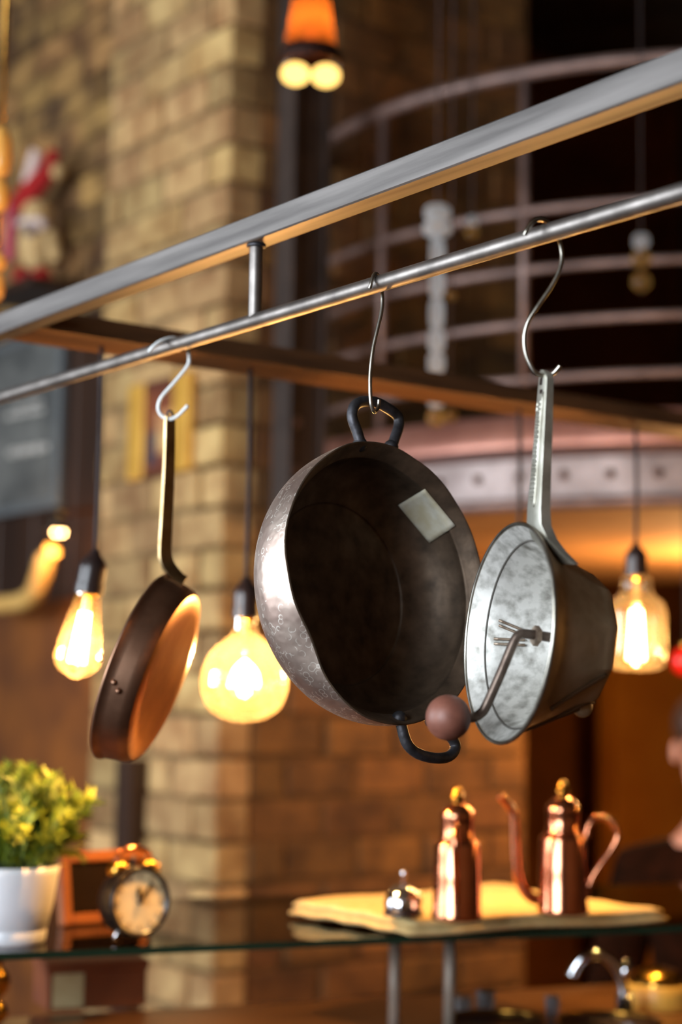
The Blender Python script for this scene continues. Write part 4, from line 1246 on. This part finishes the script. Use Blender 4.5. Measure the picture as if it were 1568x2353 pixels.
def horn():
    t = T_REC - .12
    pts = [on_rec(-60, 1388, t), on_rec(20, 1388, t), on_rec(72, 1372, t), on_rec(92, 1330, t), on_rec(104, 1290, t), on_rec(122, 1262, t)]
    S = scale_at(pts[0])
    o = obj('brass_bracket', tube(smooth_path(pts, 6), [20 * S] * 10 + [22 * S] * 10 + [22 * S] * 6 + [17 * S] * 5, 14), mat('pale_ivory_horn', (222, 178, 104), (196, 150, 80), rough=.4, scale=10))
    tag(o, 'curved pale horn fixed below the small wall lamp', 'horn')
    o.name = 'curved_horn'
horn()
def picture():
    t = T0 - .016
    z0, z1 = on_rec(370, 1092, t).z, on_rec(370, 872, t).z
    e0, e1 = on_rec(302, 1000, t).dot(EE), on_rec(441, 1000, t).dot(EE)
    bw = (on_rec(336, 1000, t).dot(EE) - e0)
    root = empty('gilt_picture', room((e0 + e1) / 2, t, z0), 'small picture with broad yellow gilt sides on the brick pier', 'picture')
    gl = mat('yellow_gilt', (224, 172, 74), (200, 148, 58), metal=.3, rough=.45, scale=10)
    for a, b_ in ((e0, e0 + bw), (e1 - bw, e1)): obj('stile', rbox(a, b_, t - .014, t + .012, z0, z1, .004), gl, root, smooth=False)
    dk = mat('dark_red_brown', (86, 38, 18), rough=.6)
    for a, b_ in ((z0, z0 + .02), (z1 - .03, z1)): obj('rail', rbox(e0 + bw, e1 - bw, t - .008, t + .012, a, b_, .003), dk, root, smooth=False)
    cv = obj('canvas', rbox(e0 + bw, e1 - bw, t - .002, t + .012, z0 + .02, z1 - .03), mat('painted_canvas', (122, 58, 26), (86, 40, 20), rough=.7, scale=8), root, smooth=False)
    w = e1 - e0 - 2 * bw; hh = z1 - z0
    obj('painted_figure', rbox(e0 + bw + w * .38, e1 - bw - .004, t - .004, t - .002, z0 + hh * .22, z0 + hh * .66), mat('painted_cream', (206, 164, 104), (160, 92, 60), rough=.7, scale=14), cv, smooth=False)
    obj('painted_coat', rbox(e0 + bw + w * .08, e0 + bw + w * .40, t - .004, t - .002, z0 + hh * .12, z0 + hh * .46), mat('painted_blue', (44, 44, 58), rough=.7), cv, smooth=False)
picture()
def doll():
    t = T_REC - .12
    def q(x, y, dt=0): return on_rec(x, y, t + dt)
    b_ = q(78, 660); S = scale_at(b_)
    root = empty('cloth_doll', b_, 'red and white cloth doll sitting on a wooden ledge', 'doll')
    red = mat('red_felt', (168, 16, 16), (138, 10, 10), rough=.9, scale=30)
    wht = mat('white_felt', (220, 200, 190), (206, 180, 170), rough=.95, scale=30)
    pnk = mat('pink_felt', (196, 96, 106), (176, 70, 84), rough=.95, scale=30)
    crm = mat('cream_felt', (204, 172, 120), (180, 146, 96), rough=.95, scale=30)
    obj('body', sphere(q(82, 560), 1, 24, 16, sc_=(40 * S, 34 * S, 66 * S)), crm, root)
    obj('head', sphere(q(84, 488), 1, 24, 16, sc_=(34 * S, 30 * S, 30 * S)), crm, root)
    pth = smooth_path([q(52, 478), q(70, 440), q(98, 410), q(118, 370), q(122, 345)], 5)
    n = len(pth)
    hat = obj('hat', tube(pth, [(34 - 22 * i / n) * S for i in range(n)], 16), red, root)
    obj('hat_trim', tube(smooth_path([q(64, 420, -.02), q(76, 380, -.02), q(86, 346, -.02)], 4), 15 * S, 12), wht, hat)
    obj('pompom', sphere(q(134, 394, -.02), 17 * S, 14, 10), crm, hat)
    for (x0, y0, x1, y1, m_) in ((28, 470, 22, 600, pnk), (120, 540, 128, 600, crm)):
        obj('arm', tube(smooth_path([q(x0, y0), q((x0 + x1) / 2, (y0 + y1) / 2, -.02), q(x1, y1, -.02)], 4), 16 * S, 12), m_, root)
    obj('scarf', tube([q(74 + 30 * math.cos(a), 515 + 8 * math.sin(a), -.03 + .03 * math.sin(a)) for a in [2 * math.pi * k / 16 for k in range(16)]], 9 * S, 8, closed=True), wht, root)
    obj('patch', sphere(q(70, 532, -.035), 13 * S, 12, 8), mat('blue_patch', (70, 70, 96), rough=.9), root)
    for x in (52, 96):
        obj('boot', sphere(q(x, 636, -.03), 1, 16, 10, sc_=(24 * S, 30 * S, 22 * S)), red, root)
    lz = q(78, 662).z
    e = b_.dot(EE)
    lg = obj('wall_ledge', rbox(e - .2, e + .16, t - .1, T_REC + .02, lz - .03, lz, .004), M_wood_dark, None, smooth=False)
    tag(lg, 'dark wooden wall ledge under the cloth doll', 'ledge')
doll()
def turned_pole():
    d = 3.0
    p = P(-10, 720, d); S = d / FPX
    root = empty('turned_brass_pole', p, 'turned brass pole with glass beads at the upper left edge', 'pole')
    m = Matrix.Translation(p)
    obj('pole', cyl(p, Vector((p.x, p.y, ZC)), .004, 12), M_brass, root)
    for (y0, y1, w) in ((575, 620, 42), (622, 690, 34), (400, 480, 46), (275, 398, 50)):
        za, zb = P(-10, y1, d).z - p.z, P(-10, y0, d).z - p.z
        h = zb - za; r = w / 2 * S
        obj('bead', lathe([(.004, za), (r * .7, za + h * .06), (r, za + h * .3), (r * .96, za + h * .7), (r * .6, za + h * .95), (.004, zb)], 24, m), mat('honey_glass', (236, 176, 92), (214, 150, 66), rough=.2, scale=10), root)
turned_pole()
# red glass ball near the right-hand bulb
def red_ball():
    d = 3.7
    c = P(1576, 1520, d); S = d / FPX
    root = empty('red_lantern', c - UP * 38 * S, 'bright red round lantern at the right edge behind the jar-shaped bulb', 'lantern')
    obj('globe', sphere(c, 34 * S, 24, 14), mat('red_gloss', (206, 26, 14), rough=.3, emit=(200, 20, 8), estr=.35), root)
    obj('cap', lathe([(0, .012), (.012, .012), (.014, 0), (0, 0)], 16, Matrix.Translation(c + UP * 32 * S)), M_brass, root)
    obj('string', cyl(c + UP * 34 * S, Vector((c.x, c.y, bz(1164))), .002, 8), M_cord, root)
red_ball()

# ------------------------------------------------------------------ seated guest at the right edge
def person():
    d = 4.0
    g = P(1634, 1900, d); X, Y = g.x, g.y
    S = d / FPX
    f_ = Vector((-.35, -.93, 0)).normalized(); sd = Vector((-f_.y, f_.x, 0))      # facing, and the guest's own left
    if sd.x < 0: sd = -sd
    zsh = P(1648, 1925, d).z
    root = empty('person', Vector((X, Y, 0)), 'seated person in dark clothing, cut off by the right edge', 'person')
    def B(s_, fw, z): return Vector((X, Y, 0)) + sd * s_ + f_ * fw + UP * z
    seat = .74
    def skin(name, verts, edges, rads, m, par, rootv=0, sub=2):
        me = bpy.data.meshes.new(name); me.from_pydata([tuple(v - Vector(root.location)) for v in verts], edges, []); me.update()
        o = bpy.data.objects.new(name, me); col.objects.link(o); o.parent = par
        o.modifiers.new('skin', 'SKIN'); s2 = o.modifiers.new('sub', 'SUBSURF'); s2.levels = sub; s2.render_levels = sub
        for i, r in enumerate(rads):
            sv = me.skin_vertices[0].data[i]; sv.radius = r if isinstance(r, tuple) else (r, r); sv.use_root = (i == rootv)
        me.materials.append(m); return o
    msk = mat('skin', (206, 150, 124), (190, 130, 104), rough=.5, scale=12)
    mcl = mat('dark_jacket', (40, 18, 8), (26, 12, 5), rough=1.0, spec=.05, scale=30)
    mtr = mat('dark_trousers', (36, 30, 30), rough=.85)
    zn = zsh + .03; zc = zsh + .205
    body_v = [B(0, 0, seat + .08), B(0, .01, seat + .25), B(0, 0, zsh - .20), B(0, .01, zn), B(0, .022, zn + .075), B(0, .042, zc - .035), B(0, .03, zc + .06),
              B(-.165, 0, zsh - .085), B(-.225, .03, zsh - .34), B(-.16, .25, zsh - .40), B(-.10, .33, zsh - .37),
              B(.165, 0, zsh - .085), B(.225, .03, zsh - .34), B(.16, .25, zsh - .40), B(.10, .33, zsh - .37),
              B(-.10, .02, seat + .05), B(-.13, .42, seat + .03), B(-.12, .40, .36), B(-.12, .46, .30),
              B(.10, .02, seat + .05), B(.13, .42, seat + .03), B(.12, .40, .36), B(.12, .46, .30), B(0, 0, zsh - .05)]
    body_e = [(0, 1), (1, 2), (2, 23), (23, 3), (3, 4), (4, 5), (5, 6), (23, 7), (7, 8), (8, 9), (9, 10), (23, 11), (11, 12), (12, 13), (13, 14),
              (0, 15), (15, 16), (16, 17), (17, 18), (0, 19), (19, 20), (20, 21), (21, 22)]
    body_r = [(.13, .10), (.12, .09), (.145, .10), (.052, .052), (.046, .05), (.064, .080), (.070, .086), .055, .045, .034, .03, .055, .045, .034, .03,
              .075, .06, .045, .035, .075, .06, .045, .035, (.085, .075)]
    body = skin('body', body_v, body_e, body_r, msk, root)
    # hands: palm with five fingers each, resting in front
    for s_ in (-1, 1):
        w0 = B(.10 * s_, .33, zsh - .37)
        V = [w0, w0 + f_ * .05 - UP * .004]; E_ = [(0, 1)]; Rr = [.024, .03]
        for k, (off_, ln) in enumerate(((-.026, .058), (-.009, .07), (.009, .066), (.025, .05))):
            b0 = w0 + f_ * .085 + sd * off_; V += [b0, b0 + f_ * ln * .55 - UP * .008, b0 + f_ * ln * .9 - UP * .026]
            i = len(V); E_ += [(1, i - 3), (i - 3, i - 2), (i - 2, i - 1)]; Rr += [.0095, .0088, .0075]
        t0 = w0 + f_ * .035 - sd * (.03 * s_); V += [t0, t0 + f_ * .035 - sd * (.018 * s_) - UP * .01]
        i = len(V); E_ += [(1, i - 2), (i - 2, i - 1)]; Rr += [.0105, .0085]
        skin('hand', V, E_, Rr, msk, body, 1, 1)
    grow = lambda r, k: (r[0] + k, r[1] + k) if isinstance(r, tuple) else r + k
    ji = [0, 1, 2, 3, 7, 8, 9, 11, 12, 13, 23]
    mp = {v: i for i, v in enumerate(ji)}
    jv = [body_v[i] for i in ji]; jv[3] = body_v[3] - UP * .015
    skin('jacket', jv, [(mp[a], mp[b_]) for a, b_ in body_e if a in mp and b_ in mp], [grow(body_r[i], .022) for i in ji], mcl, root)
    ti = [0, 15, 16, 17, 19, 20, 21]; mp2 = {v: i for i, v in enumerate(ti)}
    skin('trousers', [body_v[i] for i in ti], [(mp2[a], mp2[b_]) for a, b_ in body_e if a in mp2 and b_ in mp2], [grow(body_r[i], .016) for i in ti], mtr, root)
    hc = B(0, .03, zc + .035)
    fm = frame(hc, sd, f_, UP)
    hair = obj('hair', xform(join(sphere(Vector((0, -.026, .020)), 1, 24, 16, sc_=(.086, .098, .086)), sphere(Vector((0, -.060, -.03)), 1, 20, 12, sc_=(.078, .055, .085))), fm), mat('brown_hair', (74, 46, 28), (50, 30, 18), rough=.5, scale=60, stretch=(1, 1, .1)), root)
    fc = mat('face_dark', (60, 36, 28), rough=.4)
    for s_ in (-1, 1):
        obj('eye', sphere(fm @ Vector((.028 * s_, .080, -.035)), .010, 12, 8), fc, body)
        obj('ear', sphere(fm @ Vector((.076 * s_, .0, -.045)), 1, 12, 8, sc_=(.010, .018, .028)), msk, body)
    obj('nose', tube([fm @ Vector((0, .086, -.035)), fm @ Vector((0, .100, -.068))], [.008, .014], 10), msk, body)
    obj('mouth', tube([fm @ Vector((-.024, .078, -.098)), fm @ Vector((0, .086, -.100)), fm @ Vector((.024, .078, -.098))], .006, 8), mat('lips', (160, 84, 76), rough=.5), body)
    st_ = empty('bar_stool', Vector((X, Y, 0)), 'dark round bar stool under the seated person', 'stool')
    obj('seat', lathe([(0, seat - .15), (.17, seat - .15), (.18, seat - .135), (.18, seat - .125), (.165, seat - .115), (0, seat - .112)], 36, Matrix.Translation(Vector((X, Y, 0)))), M_wood_dark, st_)
    for k in range(4):
        a = math.pi / 4 + k * math.pi / 2
        obj('leg', tube([Vector((X + .12 * math.cos(a), Y + .12 * math.sin(a), seat - .15)), Vector((X + .2 * math.cos(a), Y + .2 * math.sin(a), 0))], .014, 12), M_wood_dark, st_)
    obj('foot_ring', tube([Vector((X + .175 * math.cos(a), Y + .175 * math.sin(a), .24)) for a in [2 * math.pi * k / 28 for k in range(28)]], .009, 8, closed=True), M_steel, st_)
person()

# globe lamp hung under the balcony, just outside the picture: it lights the plaster behind the guest
def globe_lamp():
    p = P(1735, 1480, 5.0)
    root = empty('globe_lamp', p, 'warm globe lamp hung under the balcony behind the seated person', 'pendant lamp')
    obj('globe', sphere(p, .06, 24, 14), thin_glass('opal_globe', (1, .9, .7), frost=.4, frostcol=(1, .75, .4)), root)
    obj('cap', lathe([(0, .075), (.02, .075), (.024, .056), (0, .056)], 20, Matrix.Translation(p)), M_brass, root)
    obj('cord', cyl(p + UP * .075, Vector((p.x, p.y, bz(1164))), .003, 8), M_cord, root)
    point_light('globe_light', p, 85, (1.0, .60, .28), .02, root)
globe_lamp()
